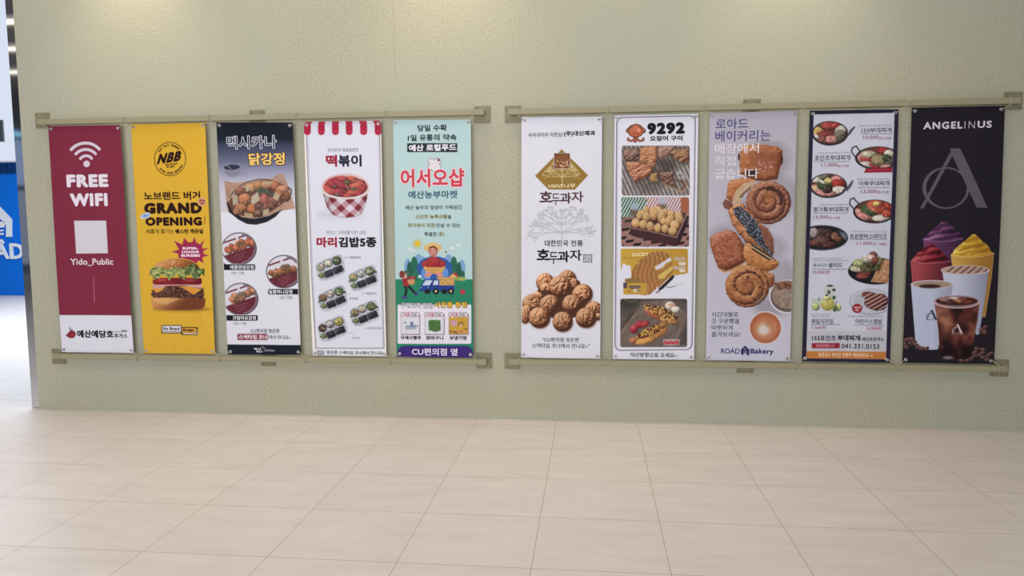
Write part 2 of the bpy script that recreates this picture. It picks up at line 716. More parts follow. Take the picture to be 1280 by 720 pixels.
def tile_floor():
    m = principled('cream_porcelain_tile', (0.6, 0.52, 0.45), 0.42, 0, 0.35)
    nt = m.node_tree
    b = nt.nodes['Principled BSDF']
    tc = node(nt, 'ShaderNodeTexCoord')
    sep = node(nt, 'ShaderNodeSeparateXYZ')
    nt.links.new(tc.outputs['Object'], sep.inputs[0])

    def math_node(op, a, bb):
        n = node(nt, 'ShaderNodeMath', operation=op)
        for i, v in enumerate((a, bb)):
            if isinstance(v, (int, float)):
                n.inputs[i].default_value = v
            else:
                nt.links.new(v, n.inputs[i])
        return n.outputs[0]

    def joint(out, origin, size, half):
        t = math_node('DIVIDE', math_node('SUBTRACT', out, origin), size)
        f = math_node('SUBTRACT', t, math_node('ROUND', t, 0))
        return math_node('LESS_THAN', math_node('MULTIPLY', math_node('ABSOLUTE', f, 0), size), half), math_node('FLOOR', t, 0)

    jx, ix = joint(sep.outputs['X'], -3.1779, 0.6, 0.0016)
    jy, iy = joint(sep.outputs['Y'], -0.7204, 0.5621, 0.0018)
    j = math_node('MAXIMUM', jx, jy)
    cell = node(nt, 'ShaderNodeCombineXYZ')
    nt.links.new(ix, cell.inputs[0])
    nt.links.new(iy, cell.inputs[1])
    wn = node(nt, 'ShaderNodeTexWhiteNoise', noise_dimensions='3D')
    nt.links.new(cell.outputs[0], wn.inputs['Vector'])
    mp = node(nt, 'ShaderNodeMapping')
    mp.inputs['Scale'].default_value = (1.5, 6.0, 1.0)
    nt.links.new(tc.outputs['Object'], mp.inputs['Vector'])
    nz = node(nt, 'ShaderNodeTexNoise')
    nz.inputs['Scale'].default_value = 1.6
    nz.inputs['Detail'].default_value = 6
    nz.inputs['Roughness'].default_value = 0.62
    nt.links.new(mp.outputs[0], nz.inputs['Vector'])
    rp = node(nt, 'ShaderNodeValToRGB')
    rp.color_ramp.elements[0].position = 0.30
    rp.color_ramp.elements[0].color = (*FLOOR_DARK, 1)
    rp.color_ramp.elements[1].position = 0.68
    rp.color_ramp.elements[1].color = (*FLOOR_LIGHT, 1)
    fac = math_node('ADD', nz.outputs['Fac'], math_node('MULTIPLY', math_node('SUBTRACT', wn.outputs['Value'], 0.5), 0.10))
    nt.links.new(fac, rp.inputs['Fac'])
    # scuffs
    mp2 = node(nt, 'ShaderNodeMapping')
    mp2.inputs['Scale'].default_value = (5.0, 22.0, 1.0)
    nt.links.new(tc.outputs['Object'], mp2.inputs['Vector'])
    sc = node(nt, 'ShaderNodeTexNoise')
    sc.inputs['Scale'].default_value = 1.0
    sc.inputs['Detail'].default_value = 3
    nt.links.new(mp2.outputs[0], sc.inputs['Vector'])
    sr = node(nt, 'ShaderNodeMapRange')
    sr.inputs['From Min'].default_value = 0.70
    sr.inputs['From Max'].default_value = 0.82
    sr.inputs['To Max'].default_value = 0.30
    nt.links.new(sc.outputs['Fac'], sr.inputs['Value'])
    m1 = node(nt, 'ShaderNodeMix', data_type='RGBA')
    m1.inputs['B'].default_value = (0.30, 0.26, 0.23, 1)
    nt.links.new(sr.outputs['Result'], m1.inputs['Factor'])
    nt.links.new(rp.outputs['Color'], m1.inputs['A'])
    m2 = node(nt, 'ShaderNodeMix', data_type='RGBA')
    m2.inputs['B'].default_value = (0.40, 0.33, 0.28, 1)
    nt.links.new(j, m2.inputs['Factor'])
    nt.links.new(m1.outputs['Result'], m2.inputs['A'])
    nt.links.new(m2.outputs['Result'], b.inputs['Base Color'])
    return m


FLOOR_DARK = (0.70, 0.63, 0.59)
FLOOR_LIGHT = (0.785, 0.715, 0.675)
TILE = tile_floor()

bm = bmesh.new()
add_box(bm, -16, 9, -15, 11, -0.1, 0)
structure('floor', bm, TILE)
bm = bmesh.new()
add_box(bm, XL, 9, 0, 0.25, 0, ROOF)
wall = structure('wall_back', bm, STUCCO)
# fine panel joint in the plaster
bm = bmesh.new()
jx = float(W(492.3, 40, 0)[0])
add_box(bm, jx - 0.002, jx + 0.002, -0.0015, 0.001, 2.62, ROOF - 0.01)
structure('trim_1', bm, principled('plaster_joint', (0.42, 0.40, 0.30), 0.9))
# stainless corner profile at the left end of the wall
STEEL = principled('polished_steel', (0.62, 0.63, 0.65), 0.045, 1.0, 0.5)
bm = bmesh.new()
add_box(bm, XT, XL, 0.03, 0.25, 0, ROOF)
structure('trim_2', bm, STEEL)
CEIL = principled('dark_slat_ceiling', (0.16, 0.155, 0.15), 0.7)
bm = bmesh.new()
add_box(bm, -16, 9, -15, 0.25, ROOF, ROOF + 0.1)
structure('ceiling', bm, CEIL)
WHITE_WALL = principled('white_painted_wall', (0.86, 0.87, 0.90), 0.6)
bm = bmesh.new()
add_box(bm, -16, -3.0, 9.2, 9.4, 0, 8.0)
structure('wall_corridor', bm, WHITE_WALL)

# ------------------------------------------------------------------ rails
RAIL_PAINT = principled('khaki_painted_steel', (0.335, 0.30, 0.195), 0.5, 0, 0.3)
PLATE_PAINT = principled('khaki_painted_plate', (0.26, 0.235, 0.15), 0.55, 0, 0.3)
SCREW = principled('dull_screw', (0.22, 0.20, 0.15), 0.45, 0.5)
RY0, RY1 = -0.078, -0.040
RAIL_HALF = 0.0205


def rail(label, xs, zc, ends, mids):
    """a square tube held off the wall by square plates; ends/mids: x of plate centres"""
    root = empty('banner_rail', label, 'rail', ((xs[0] + xs[1]) / 2, 0, zc), 'square rails that hold the banners')
    org = ((xs[0] + xs[1]) / 2, 0, zc)
    bm = bmesh.new()
    add_box(bm, xs[0], xs[1], RY0, RY1, zc - RAIL_HALF, zc + RAIL_HALF, 0.003)
    bm_obj('tube', bm, RAIL_PAINT, root, org)
    for px, pz, full in ends + mids:
        bm = bmesh.new()
        add_box(bm, px - 0.061, px + 0.061, -0.007, 0.0, pz - 0.061, pz + 0.061, 0.002)
        pl = bm_obj('wall_plate', bm, PLATE_PAINT, root, org)
        bm = bmesh.new()
        add_box(bm, px - 0.016, px + 0.016, -0.041, -0.006, zc - 0.016, zc + 0.016, 0.002)
        bm_obj('spacer', bm, PLATE_PAINT, root, org)
        for sx in (-1, 1):
            for sz in (-1, 1):
                bm = bmesh.new()
                bmesh.ops.create_cone(bm, cap_ends=True, radius1=0.0065, radius2=0.005, depth=0.004, segments=14,
                                      matrix=Matrix.Translation((px + sx * 0.045, -0.0088, pz + sz * 0.045)) @ Matrix.Rotation(math.pi / 2, 4, 'X'))
                bm_obj('screw', bm, SCREW, pl, org)
    return root


def wx(x, y, d=0.075):
    return float(W(x, y, d)[0])


def wz(pts, d=0.078):
    return float(np.mean([W(x, y, d)[1] for x, y in pts]))


ZT1 = wz([(100, 149.4), (600, 142), (320, 146.5)])
ZT2 = wz([(640, 140.5), (900, 134.5), (1250, 124.5)])
ZB1 = wz([(80, 446.8), (600, 451.8), (330, 448.9)])
ZB2 = wz([(640, 452.5), (900, 457), (1250, 461)])
rail('long khaki square rail above the five left banners', (wx(46.5, 150), wx(604.9, 142)), ZT1,
     [(wx(52.5, 150, 0.01), wz([(52.5, 150.5)], 0.01), 1), (wx(602.8, 143, 0.01), wz([(602.8, 143)], 0.01), 1)],
     [(wx(321, 146.5, 0.01), wz([(321, 147.5)], 0.01), 0)])
rail('long khaki square rail above the five right banners', (wx(635.5, 140), wx(1276, 124)), ZT2,
     [(wx(641, 142.5, 0.01), wz([(641, 142.5)], 0.01), 1), (wx(1267, 125.8, 0.01), wz([(1267, 125.8)], 0.01), 1)],
     [(wx(940, 134, 0.01), wz([(940, 134.5)], 0.01), 0)])
rail('long khaki square rail under the five left banners', (wx(64.5, 446), wx(608, 452)), ZB1,
     [(wx(73, 445.5, 0.01), wz([(73, 445.7)], 0.01), 1), (wx(605, 451, 0.01), wz([(605, 451)], 0.01), 1)],
     [(wx(335, 449, 0.01), wz([(335, 448.2)], 0.01), 0)])
rail('long khaki square rail under the five right banners', (wx(636, 452), wx(1259.5, 461)), ZB2,
     [(wx(640.5, 451.5, 0.01), wz([(640.5, 451.5)], 0.01), 1), (wx(1250, 460.3, 0.01), wz([(1250, 460.3)], 0.01), 1)],
     [(wx(932, 456.5, 0.01), wz([(932, 456.3)], 0.01), 0)])

CORNERS = [[(60.1, 157.2), (150.5, 156.4), (77.8, 439.9), (167.5, 441.1)], [(164, 154.1), (256.8, 153.6), (180.5, 443.5), (269, 442.3)],
           [(270.6, 153.1), (365.5, 153.1), (284.8, 443), (376.2, 443.5)], [(379.2, 152.4), (476, 150.8), (391, 445.8), (483.1, 446.3)],
           [(491.3, 150), (588.5, 149.4), (496, 447), (591.6, 447.7)], [(651.9, 146.9), (752.7, 145.6), (651.4, 446.7), (750.3, 449.1)],
           [(768, 144.4), (873, 142), (766, 450.3), (867.6, 451)], [(887, 141.5), (996.4, 138.4), (882.2, 450), (987.4, 452.4)],
           [(1012.1, 138.4), (1123.4, 136.7), (1002.4, 451.6), (1112.3, 453.3)], [(1140, 134.5), (1256.7, 131.2), (1128, 455), (1242.5, 457)]]


def cords_for(i):
    grp = range(0, 5) if i < 5 else range(5, 10)
    zt, zb = (ZT1, ZB1) if i < 5 else (ZT2, ZB2)
    out = []
    for k in range(4):
        j = i + (1 if k in (1, 3) else -1)
        x = W(*CORNERS[i][k])[0]
        if j in grp:
            xo = W(*CORNERS[j][k ^ 1])[0]
            tx = (x + xo) / 2 + (0.006 if j < i else -0.006)
        else:
            tx = x + (0.022 if j > i else -0.022)
        out.append((float(tx), zt if k < 2 else zb, RAIL_HALF))
    return out


WHITE = (207, 206, 218)
INK = (38, 36, 42)
B_ = 0.028     # heavy lettering
M_ = 0.015     # medium lettering
L_ = 0.0       # light lettering

# ------------------------------------------------------------------ banner: free wifi
MAROON = (120, 43, 63)


def bg1(c):
    c.fill(MAROON)
    c.view(0, 0, 1).poly([(60, 393.6), (180, 394.2), (185, 460), (60, 460)], WHITE)
    c.view(60, 310).line([(515, 335), (528, 605)], 5, (196, 160, 168), 0.75)


b = Banner(CORNERS[0], bg1, 'maroon banner reading FREE WIFI, leftmost on the wall', cords_for(0), 0.4)


def arc3(p, q, r, n=22):
    """points of the circle arc through three points"""
    (ax, ay), (bx, by), (cx, cy) = p, q, r
    d = 2 * (ax * (by - cy) + bx * (cy - ay) + cx * (ay - by))
    ux = ((ax * ax + ay * ay) * (by - cy) + (bx * bx + by * by) * (cy - ay) + (cx * cx + cy * cy) * (ay - by)) / d
    uy = ((ax * ax + ay * ay) * (cx - bx) + (bx * bx + by * by) * (ax - cx) + (cx * cx + cy * cy) * (bx - ax)) / d
    R = math.hypot(ax - ux, ay - uy)
    a0, a1, a2 = [math.atan2(y - uy, x - ux) for x, y in (p, q, r)]
    while a1 < a0:
        a1 += 2 * math.pi
    while a2 < a1:
        a2 += 2 * math.pi
    return [(ux + R * math.cos(a0 + (a2 - a0) * i / n), uy + R * math.sin(a0 + (a2 - a0) * i / n)) for i in range(n + 1)]


def wifi(c):
    c.view(55, 150)
    w = (214, 205, 218)
    c.line(arc3((307, 332), (465, 259), (623, 328)), 34, w, soft=0.35)
    c.line(arc3((358, 381), (470, 331), (580, 380)), 33, w, soft=0.35)
    c.line(arc3((408, 434), (472, 402), (536, 432)), 32, w, soft=0.35)
    c.ell(478, 493, 37, 37, w, soft=0.35)


b.picture('wifi_symbol', (84, 174, 130, 212), wifi)
b.text('headline', (55, 150, 9), [('FREE', 257, 722, 612, 756, (214, 205, 218), 0.05)])
b.text('headline', (55, 230, 9), [('WIFI', 297, 716, 105, 252, (214, 205, 218), 0.05)])


def panel1(c):
    c.view(0, 0, 1).poly([(92.9, 275.8), (132.8, 275.8), (135.2, 316.6), (95.6, 317)], (213, 208, 218))


b.picture('white_panel', (90, 273, 138, 320), panel1)
b.text('network_name', (60, 310, 9), [('Yido_Public', 259, 737, 118, 200, (210, 196, 206), 0.016)])


def apple_logo(c):
    c.view(65, 370)
    c.ell(228, 430, 44, 42, (166, 40, 56), rot=-20)
    c.poly([(158, 432), (195, 425), (250, 470), (215, 474), (180, 458)], (150, 40, 55))
    c.line(arc3((195, 432), (225, 408), (262, 425)), 5, (90, 25, 40))
    c.line([(222, 392), (204, 356)], 9, (52, 44, 50))
    c.poly([(222, 386), (240, 366), (232, 392)], (70, 90, 60))
    c.line([(703, 401), (785, 401)], 3, (70, 66, 74))
    for k in range(4):
        c.rr(787 + k * 16, 384, 798 + k * 16, 402, 2, (66, 62, 70))


b.picture('apple_logo', (80, 405, 97, 426), apple_logo)
b.picture('small_lettering', (142, 410, 164, 418), apple_logo)
b.text('rest_stop_name', (65, 370, 9), [('예산예당호', 284, 692, 384, 470, INK, 0.034), ('휴게소', 700, 856, 420, 471, INK, 0.012)])

# ------------------------------------------------------------------ banner: burger
YEL = (203, 160, 52)
BR = (44, 24, 22)


def bg2(c):
    c.fill(YEL)


cr = [W(222, 424), W(221, 443), W(250, 385), W(262, 425), W(176, 305), (0, 0), W(188, 335)]
b = Banner(CORNERS[1], bg2, 'yellow banner with a stacked burger and the words GRAND OPENING', cords_for(1), 1.3,
           [(*map(float, cr[0]), *map(float, cr[1]), 0.018, 0.007), (*map(float, cr[2]), *map(float, cr[3]), 0.03, 0.005),
            (*map(float, cr[4]), *map(float, cr[6]), 0.02, 0.003)])


def badge(c):
    c.view(160, 150)
    c.ring(475, 440, 177, 187, 6, BR)


b.picture('round_badge', (190, 176, 236, 222), badge)


def arc_text(bn, name, view, st, cx, cy, rx, ry, a0, a1, h, colr, bold, outward=True):
    items = []
    n = len(st)
    for i, ch in enumerate(st):
        if ch == ' ':
            continue
        a = math.radians(a0 + (a1 - a0) * i / (n - 1))
        x, y = cx + rx * math.cos(a), cy + ry * math.sin(a)
        rot = -math.degrees(a) - 90 if outward else -math.degrees(a) + 90
        w = h * (0.4 if ch in "I'.!" else 0.78)
        items.append((ch, x - w / 2, x + w / 2, y - h / 2, y + h / 2, colr, bold, {'rot': rot}))
    bn.text(name, view, items, whole=True)


V = (160, 150, 9)
arc_text(b, 'badge_lettering', V, 'WHY PAY MORE?', 475, 440, 148, 155, -146, -48, 26, BR, 0.03)
arc_text(b, 'badge_lettering', V, "IT'S GOOD ENOUGH", 475, 440, 150, 158, 136, 28, 26, BR, 0.03, False)
b.text('badge_lettering', V, [('NBB', 338, 604, 365, 478, BR, 0.055, {'rot': 7, 'shear': 0.2}),
                              ('No Brand', 422, 556, 484, 508, BR, 0.03, {'rot': 6}), ('Burger', 436, 532, 512, 540, BR, 0.03, {'rot': 6})])
V = (160, 230, 9)
b.text('headline', V, [('노브랜드 버거', 180, 816, 84, 180, BR, 0.024), ('GRAND', 183, 836, 209, 335, BR, 0.066),
                       ('OPENING', 197, 836, 372, 470, BR, 0.06), ('새롭게 즐기는', 203, 516, 506, 558, BR, 0.0), ('웨스턴 캐쥬얼', 530, 850, 506, 558, BR, 0.03)])


def stickers(c):
    c.view(160, 230)
    c.ell(838, 200, 46, 46, (226, 190, 178))
    c.ell(838, 200, 39, 38, (208, 132, 96))
    c.line(arc3((812, 195), (822, 184), (832, 195)), 6, (70, 30, 22))
    c.line(arc3((846, 195), (857, 184), (868, 195)), 6, (70, 30, 22))
    c.line(arc3((856, 214), (838, 224), (820, 214)), 6, (90, 36, 26))
    c.ell(200, 358, 58, 30, (190, 206, 226), rot=-20)
    c.ell(205, 352, 42, 20, (124, 164, 214), rot=-24)
    c.ell(222, 334, 14, 9, (200, 216, 232), rot=-20)
    c.line([(858, 372), (870, 374), (870, 442), (858, 444)], 4, BR)


for name, box in (('face_sticker', (246, 244, 260, 262)), ('blue_sticker', (174, 262, 192, 276)), ('bracket_mark', (253, 268, 260, 282))):
    b.picture(name, box, stickers, 0.0013)


def burst(c):
    c.view(160, 295)
    c.poly([(495, 177), (575, 152), (520, 55), (612, 98), (632, 22), (682, 72), (728, 68), (752, 10), (772, 75), (815, 92), (865, 45), (836, 112),
            (845, 142), (908, 137), (852, 170), (850, 198), (910, 218), (842, 238), (852, 305), (800, 272), (765, 318), (640, 290), (572, 250), (562, 198)], (172, 36, 84))


b.picture('starburst', (213, 294, 263, 332), burst)
b.text('starburst_lettering', (160, 295, 9), [('SUPER-', 612, 795, 124, 152, (232, 210, 224), 0.05), ('LICIOUS', 606, 802, 164, 192, (232, 210, 224), 0.05),
                                            ('BURGER!', 600, 814, 203, 234, (232, 210, 224), 0.05)])


def burger(c):
    c.view(160, 295)
    c.ell(610, 822, 310, 30, (120, 84, 30), alpha=0.55, soft=2.2)
    nz = c.noise(9, 5)
    # bottom bun
    d = c.d_poly([(270, 700), (300, 690), (840, 690), (868, 705), (866, 780), (830, 815), (700, 826), (420, 826), (300, 812), (272, 770)])
    tone = mix((214, 152, 84), (128, 62, 34), (c.x - 330) / 300 + (nz - .5) * 0.5 + (c.y - 750) / 260)
    c.put(c.cov(d - 6), tone)
    c.poly([(275, 700), (420, 694), (600, 702), (520, 735), (430, 775), (350, 760), (290, 735)], (224, 176, 108), 0.8, 1.2)
    # patty
    n2 = c.noise(15, 11)
    d = c.d_poly([(272, 610), (330, 590), (420, 560), (580, 548), (700, 560), (850, 590), (866, 650), (850, 695), (640, 698), (420, 692), (290, 690), (262, 655)]) + (n2 - .5) * 22
    c.put(c.cov(d), mix((48, 24, 20), (150, 96, 72), (n2 - .22) * 1.7))
    # cheese
    c.poly([(280, 588), (420, 575), (380, 615), (320, 642)], (226, 158, 62))
    c.poly([(560, 570), (690, 566), (838, 600), (770, 640), (742, 660), (690, 628), (620, 585)], (224, 160, 50))
    # onion
    c.poly([(275, 542), (500, 540), (835, 545), (832, 592), (720, 575), (580, 556), (430, 560), (380, 588), (280, 586)], mix((226, 190, 186), (196, 140, 140), c.noise(20, 3, sx=4)), 1, .8)
    # tomato
    c.rr(280, 470, 836, 546, 30, mix((178, 38, 40), (122, 22, 34), c.noise(40, 8, sx=2) * 1.2 - .1 + (c.x - 400) / 900))
    c.rr(330, 482, 430, 510, 12, (214, 92, 80), 0.6, 1.2)
    c.rr(650, 486, 760, 514, 12, (206, 100, 92), 0.5, 1.2)
    # top bun
    d = c.d_poly([(286, 372), (300, 335), (340, 300), (420, 266), (520, 252), (620, 256), (720, 282), (790, 330), (818, 376), (700, 400), (400, 400)])
    t = (c.x - 360) / 420 + (c.y - 300) / 300 + (nz - .5) * .35
    c.put(c.cov(d), mix(mix((216, 160, 96), (178, 100, 44), t * 1.4), (84, 36, 24), t * 1.3 - .75))
    m = c.cov(d + 14)
    c.speck(m * (c.y < 335), (232, 204, 156), 10, 0.72, 3, 0.9)
    # lettuce
    n3 = c.noise(26, 21)
    top = 372 + 26 * np.sin(c.x / 31.0) * (c.noise(40, 2)) - 40 * np.clip((c.x - 560) / 200, 0, 1) * (c.x < 760)
    bot = 462 + 26 * np.sin(c.x / 24.0 + 1) + 14 * np.sin(c.x / 9.0)
    d = np.maximum(np.maximum(top - 14 - c.y, c.y - bot), np.maximum(246 - c.x, c.x - 864))
    g = mix((58, 84, 40), (196, 200, 112), (n3 - .25) * 2.0 - np.clip((c.x - 540) / 420, 0, .45) + .1)
    g = mix(g, (222, 220, 160), np.clip((c.noise(14, 31) - .60) * 5, 0, 1))
    c.put(c.cov(d), g)


b.picture('burger_picture', (183, 318, 270, 394), burger, 0.0006, 0.36)


def sign2(c):
    c.view(160, 370)
    c.rr(378, 328, 604, 420, 14, BR)
    c.rr(386, 335, 596, 412, 9, (220, 216, 222))
    c.line([(392, 398), (588, 398)], 3, BR)
    c.rr(600, 350, 788, 438, 12, BR)
    c.rr(607, 357, 772, 414, 8, (222, 164, 56))
    c.poly([(612, 416), (774, 416), (776, 372), (782, 378), (782, 430), (622, 430)], (226, 214, 206))


b.picture('brand_plate', (200, 405, 250, 420), sign2)
b.text('brand_plate_lettering', (160, 370, 9), [('No Brand', 398, 578, 348, 384, INK, 0.03), ('Burger', 620, 750, 366, 404, BR, 0.04)])

# ------------------------------------------------------------------ banner: chicken
NAVY3 = (20, 25, 38)


def bg3(c):
    y = c.view(0, 0, 1).y
    pts = np.array([150, 174, 180, 200, 215, 230, 245, 262])
    cols = np.array([NAVY3, (22, 27, 40), (52, 56, 78), (92, 95, 120), (140, 141, 164), (176, 174, 190), (188, 184, 196), (190, 184, 196)], float)
    c.put(np.ones(y.shape), np.stack([np.interp(y, pts, cols[:, k]) for k in range(3)], -1))
    c.poly([(260, 265.5), (400, 260.5), (400, 460), (260, 460)], WHITE)
    c.view(270, 365).poly([(100, 590), (990, 598), (1000, 760), (100, 760)], NAVY3)


b = Banner(CORNERS[2], bg3, 'banner with a dark top and a big bowl of fried chicken', cords_for(2), 2.2)
V = (265, 150, 9)
b.text('headline', V, [('멕시카나', 160, 732, 174, 330, (208, 210, 224), 0.042), ('멕시카나', 166, 726, 181, 323, (22, 26, 40), 0.002, {'lift': 0.0004}),
                       ('닭강정', 408, 830, 362, 516, (50, 34, 36), 0.055), ('닭강정', 416, 822, 370, 508, (236, 186, 104), 0.022, {'lift': 0.0004})])


def sauce_bowl(c):
    c.view(265, 150)
    c.ell(270, 600, 130, 36, (110, 110, 134), alpha=0.35, soft=3)
    c.poly([(135, 550), (318, 545), (300, 610), (262, 640), (205, 642), (160, 606)], (140, 140, 160), 0.9, .8)
    c.ell(225, 530, 100, 36, (168, 168, 188), rot=-3)
    c.ell(225, 531, 92, 31, (48, 50, 76), rot=-3)
    c.line([(165, 510), (215, 552)], 8, (150, 150, 172))


b.picture('sauce_bowl_picture', (276, 202, 312, 224), sauce_bowl)


def chicken(c):
    c.view(265, 210)
    c.poly([(140, 145), (250, 168), (350, 160), (520, 130), (690, 115), (745, 75), (800, 60), (850, 170), (880, 260), (905, 350), (935, 455), (800, 480),
            (640, 540), (480, 575), (300, 555), (180, 495), (160, 330)], mix((200, 164, 142), (160, 122, 100), c.noise(60, 4) * 1.3 - .2))
    c.poly([(168, 400), (180, 370), (240, 480), (340, 555), (480, 572), (640, 540), (790, 470), (720, 550), (620, 608), (500, 638), (400, 630), (300, 580), (200, 500)], (32, 34, 42))
    c.line(arc3((200, 330), (520, 130), (870, 250), 40), 7, (40, 42, 56))
    c.line([(860, 215), (895, 245), (892, 300)], 12, (44, 48, 66))
    c.poly([(180, 400), (230, 320), (330, 240), (500, 150), (640, 140), (780, 190), (870, 280), (840, 370), (720, 460), (580, 545), (470, 560), (330, 535), (230, 480)], (112, 70, 58))
    K = (172, 108, 74)
    for (x, y, rx, ry, cc) in [(450, 215, 80, 55, (188, 138, 92)), (530, 190, 60, 45, (182, 130, 86)), (620, 190, 60, 45, (190, 140, 100)), (715, 200, 55, 55, (170, 100, 74)),
                               (320, 260, 60, 48, (150, 92, 76)), (800, 240, 70, 50, (186, 132, 104)), (830, 320, 55, 60, (140, 86, 64)), (760, 290, 60, 45, K), (600, 270, 70, 40, (120, 84, 66)),
                               (370, 350, 70, 66, (186, 124, 82)), (325, 450, 68, 58, (172, 112, 76)), (285, 490, 50, 40, (160, 104, 76)), (455, 460, 60, 58, (176, 106, 62)),
                               (590, 360, 54, 70, (166, 92, 78)), (690, 380, 60, 55, (140, 84, 78)), (540, 440, 60, 50, (110, 72, 64)), (640, 430, 66, 44, (132, 84, 70)), (525, 510, 50, 40, (120, 84, 70))]:
        c.ball(x, y, rx, ry, cc, tex=.75, rough=.16, ts=16)
    for pts, cc in [([(225, 300), (290, 310), (298, 400), (240, 420)], (206, 188, 164)), ([(445, 320), (520, 268), (542, 360), (470, 412), (442, 392)], (214, 200, 176)),
                    ([(370, 215), (420, 180), (450, 240), (390, 270)], (212, 184, 152)), ([(710, 270), (770, 300), (750, 370), (690, 340)], (208, 188, 152)),
                    ([(575, 470), (650, 460), (640, 520), (575, 540)], (206, 190, 156)), ([(370, 500), (460, 515), (465, 560), (365, 550)], (204, 180, 136)), ([(565, 150), (690, 150), (660, 200), (590, 175)], (210, 184, 152))]:
        c.poly(pts, mix(cc, np.array(cc) * .8, c.noise(14, 8)), soft=.7)
    c.put(c.cov(c.d_poly([(500, 240), (560, 225), (640, 255), (715, 280), (690, 310), (600, 280), (540, 285)]) + (c.noise(12, 9) - .5) * 24), mix((66, 76, 66), (92, 100, 90), c.noise(8, 3)))
    c.speck(c.cov(c.d_ell(520, 350, 340, 180)), (222, 192, 160), 9, .80, 7, .55)


b.picture('chicken_bowl_picture', (278, 214, 372, 282), chicken, 0.0006, 0.36)


def mini_bowl(cx, cy, R, seed, food):
    def f(c):
        c.view(265, 285)
        c.ell(cx, cy, R, R * .93, (214, 210, 220))
        c.ring(cx, cy, R - 4, R * .93 - 4, 9, (50, 44, 58))
        c.clip = (c.clip if c.clip is not None else 1) * c.cov(c.d_ell(cx, cy, R - 10, R * .93 - 10))
        a = -0.34
        u, v = (c.x - cx), (c.y - cy)
        vv = v - a * u
        c.put(c.cov(-(vv - 24)), mix((126, 44, 62), (104, 34, 52), c.noise(30, seed)))
        c.put(c.cov(np.abs(vv + R * .64) - 9) * c.cov(-(np.abs(u + R * .12) - 14)), (124, 46, 66))
        c.put(c.cov(np.abs(c.d_ell(cx, cy, R - 22, R * .93 - 22)) - 9) * c.cov(-(c.x - cx - R * .15)), (128, 110, 128))
        rr = np.random.RandomState(seed)
        for k in range(15):
            x = cx + rr.uniform(-.72, .72) * R
            y = cy + a * (x - cx) + rr.uniform(-.36, .08) * R
            s_ = rr.uniform(.15, .24) * R
            c.ball(x, y, s_, s_ * .8, np.array(food) * rr.uniform(.8, 1.15), rot=rr.uniform(0, 90), tex=.7, rough=.18, ts=12)
        c.put(c.cov(c.d_ell(cx + .1 * R, cy - .28 * R, .28 * R, .15 * R) + (c.noise(10, seed) - .5) * 30), (110, 92, 70), .8)
        for k in range(3):
            yy = cy + R * (.34 + .15 * k)
            c.line([(cx - R * .35 + k * 20, yy + 22), (cx + R * (.35 - .06 * k), yy - 26)], 7, (170, 110, 124), .65)
    return f


b.picture('spicy_chicken_picture', (276, 289, 322, 333), mini_bowl(308, 232, 196, 3, (190, 104, 72)))
b.picture('honey_chicken_picture', (331, 317, 378, 364), mini_bowl(812, 490, 200, 9, (176, 112, 78)))
b.picture('creamy_chicken_picture', (277, 350, 325, 396), mini_bowl(324, 800, 196, 14, (188, 128, 96)))


def tags3(c):
    c.view(265, 285).rr(40, 408, 486, 472, 14, (24, 24, 30))
    c.poly([(100, 372), (160, 410), (100, 420)], (24, 24, 30))
    c.view(265, 285).rr(634, 686, 1200, 746, 14, (24, 24, 30))
    c.view(270, 365).rr(0, 262, 468, 322, 14, (24, 24, 30))
    c.view(270, 365).rr(242, 470, 584, 541, 12, (150, 66, 82))


for box in ((270, 325, 326, 340), (330, 358, 380, 370), (270, 392, 326, 402), (294, 415, 338, 427)):
    b.picture('name_tag', box, tags3, 0.0007)
GR = (104, 102, 112)
b.text('dish_name', (265, 285, 9), [('매콤양념강정', 205, 470, 418, 464, (220, 218, 226), 0.012), ('싱글 / 더블', 215, 362, 490, 521, GR, 0.0),
                                   ('달콤허니강정', 644, 905, 694, 740, (220, 218, 226), 0.012)])
b.text('dish_name', (270, 365, 9), [('크림마요강정', 188, 446, 270, 314, (220, 218, 226), 0.012), ('싱글 / 더블', 193, 342, 338, 370, GR, 0.0), ('싱글 / 더블', 716, 858, 44, 80, GR, 0.0)])
b.text('direction_note', (270, 365, 9), [('CU편의점 맞은편', 387, 713, 414, 462, INK, 0.008), ('스낵타임 코너', 256, 572, 480, 531, (226, 212, 220), 0.016), ('에서 만나요~', 597, 846, 485, 532, INK, 0.006)])
b.text('chain_logo', (270, 365, 9), [('멕시', 425, 500, 629, 655, (200, 200, 212), 0.03), ('카나', 450, 522, 657, 684, (200, 200, 212), 0.03), ('Chicken', 552, 662, 642, 668, (170, 170, 184), 0.0)])


def roof3(c):
    c.view(270, 365).line([(500, 636), (524, 616), (546, 630)], 6, (196, 196, 208))
    c.line([(540, 626), (540, 670)], 4, (196, 196, 208))


b.picture('chain_logo_mark', (324, 432, 333, 441), roof3)

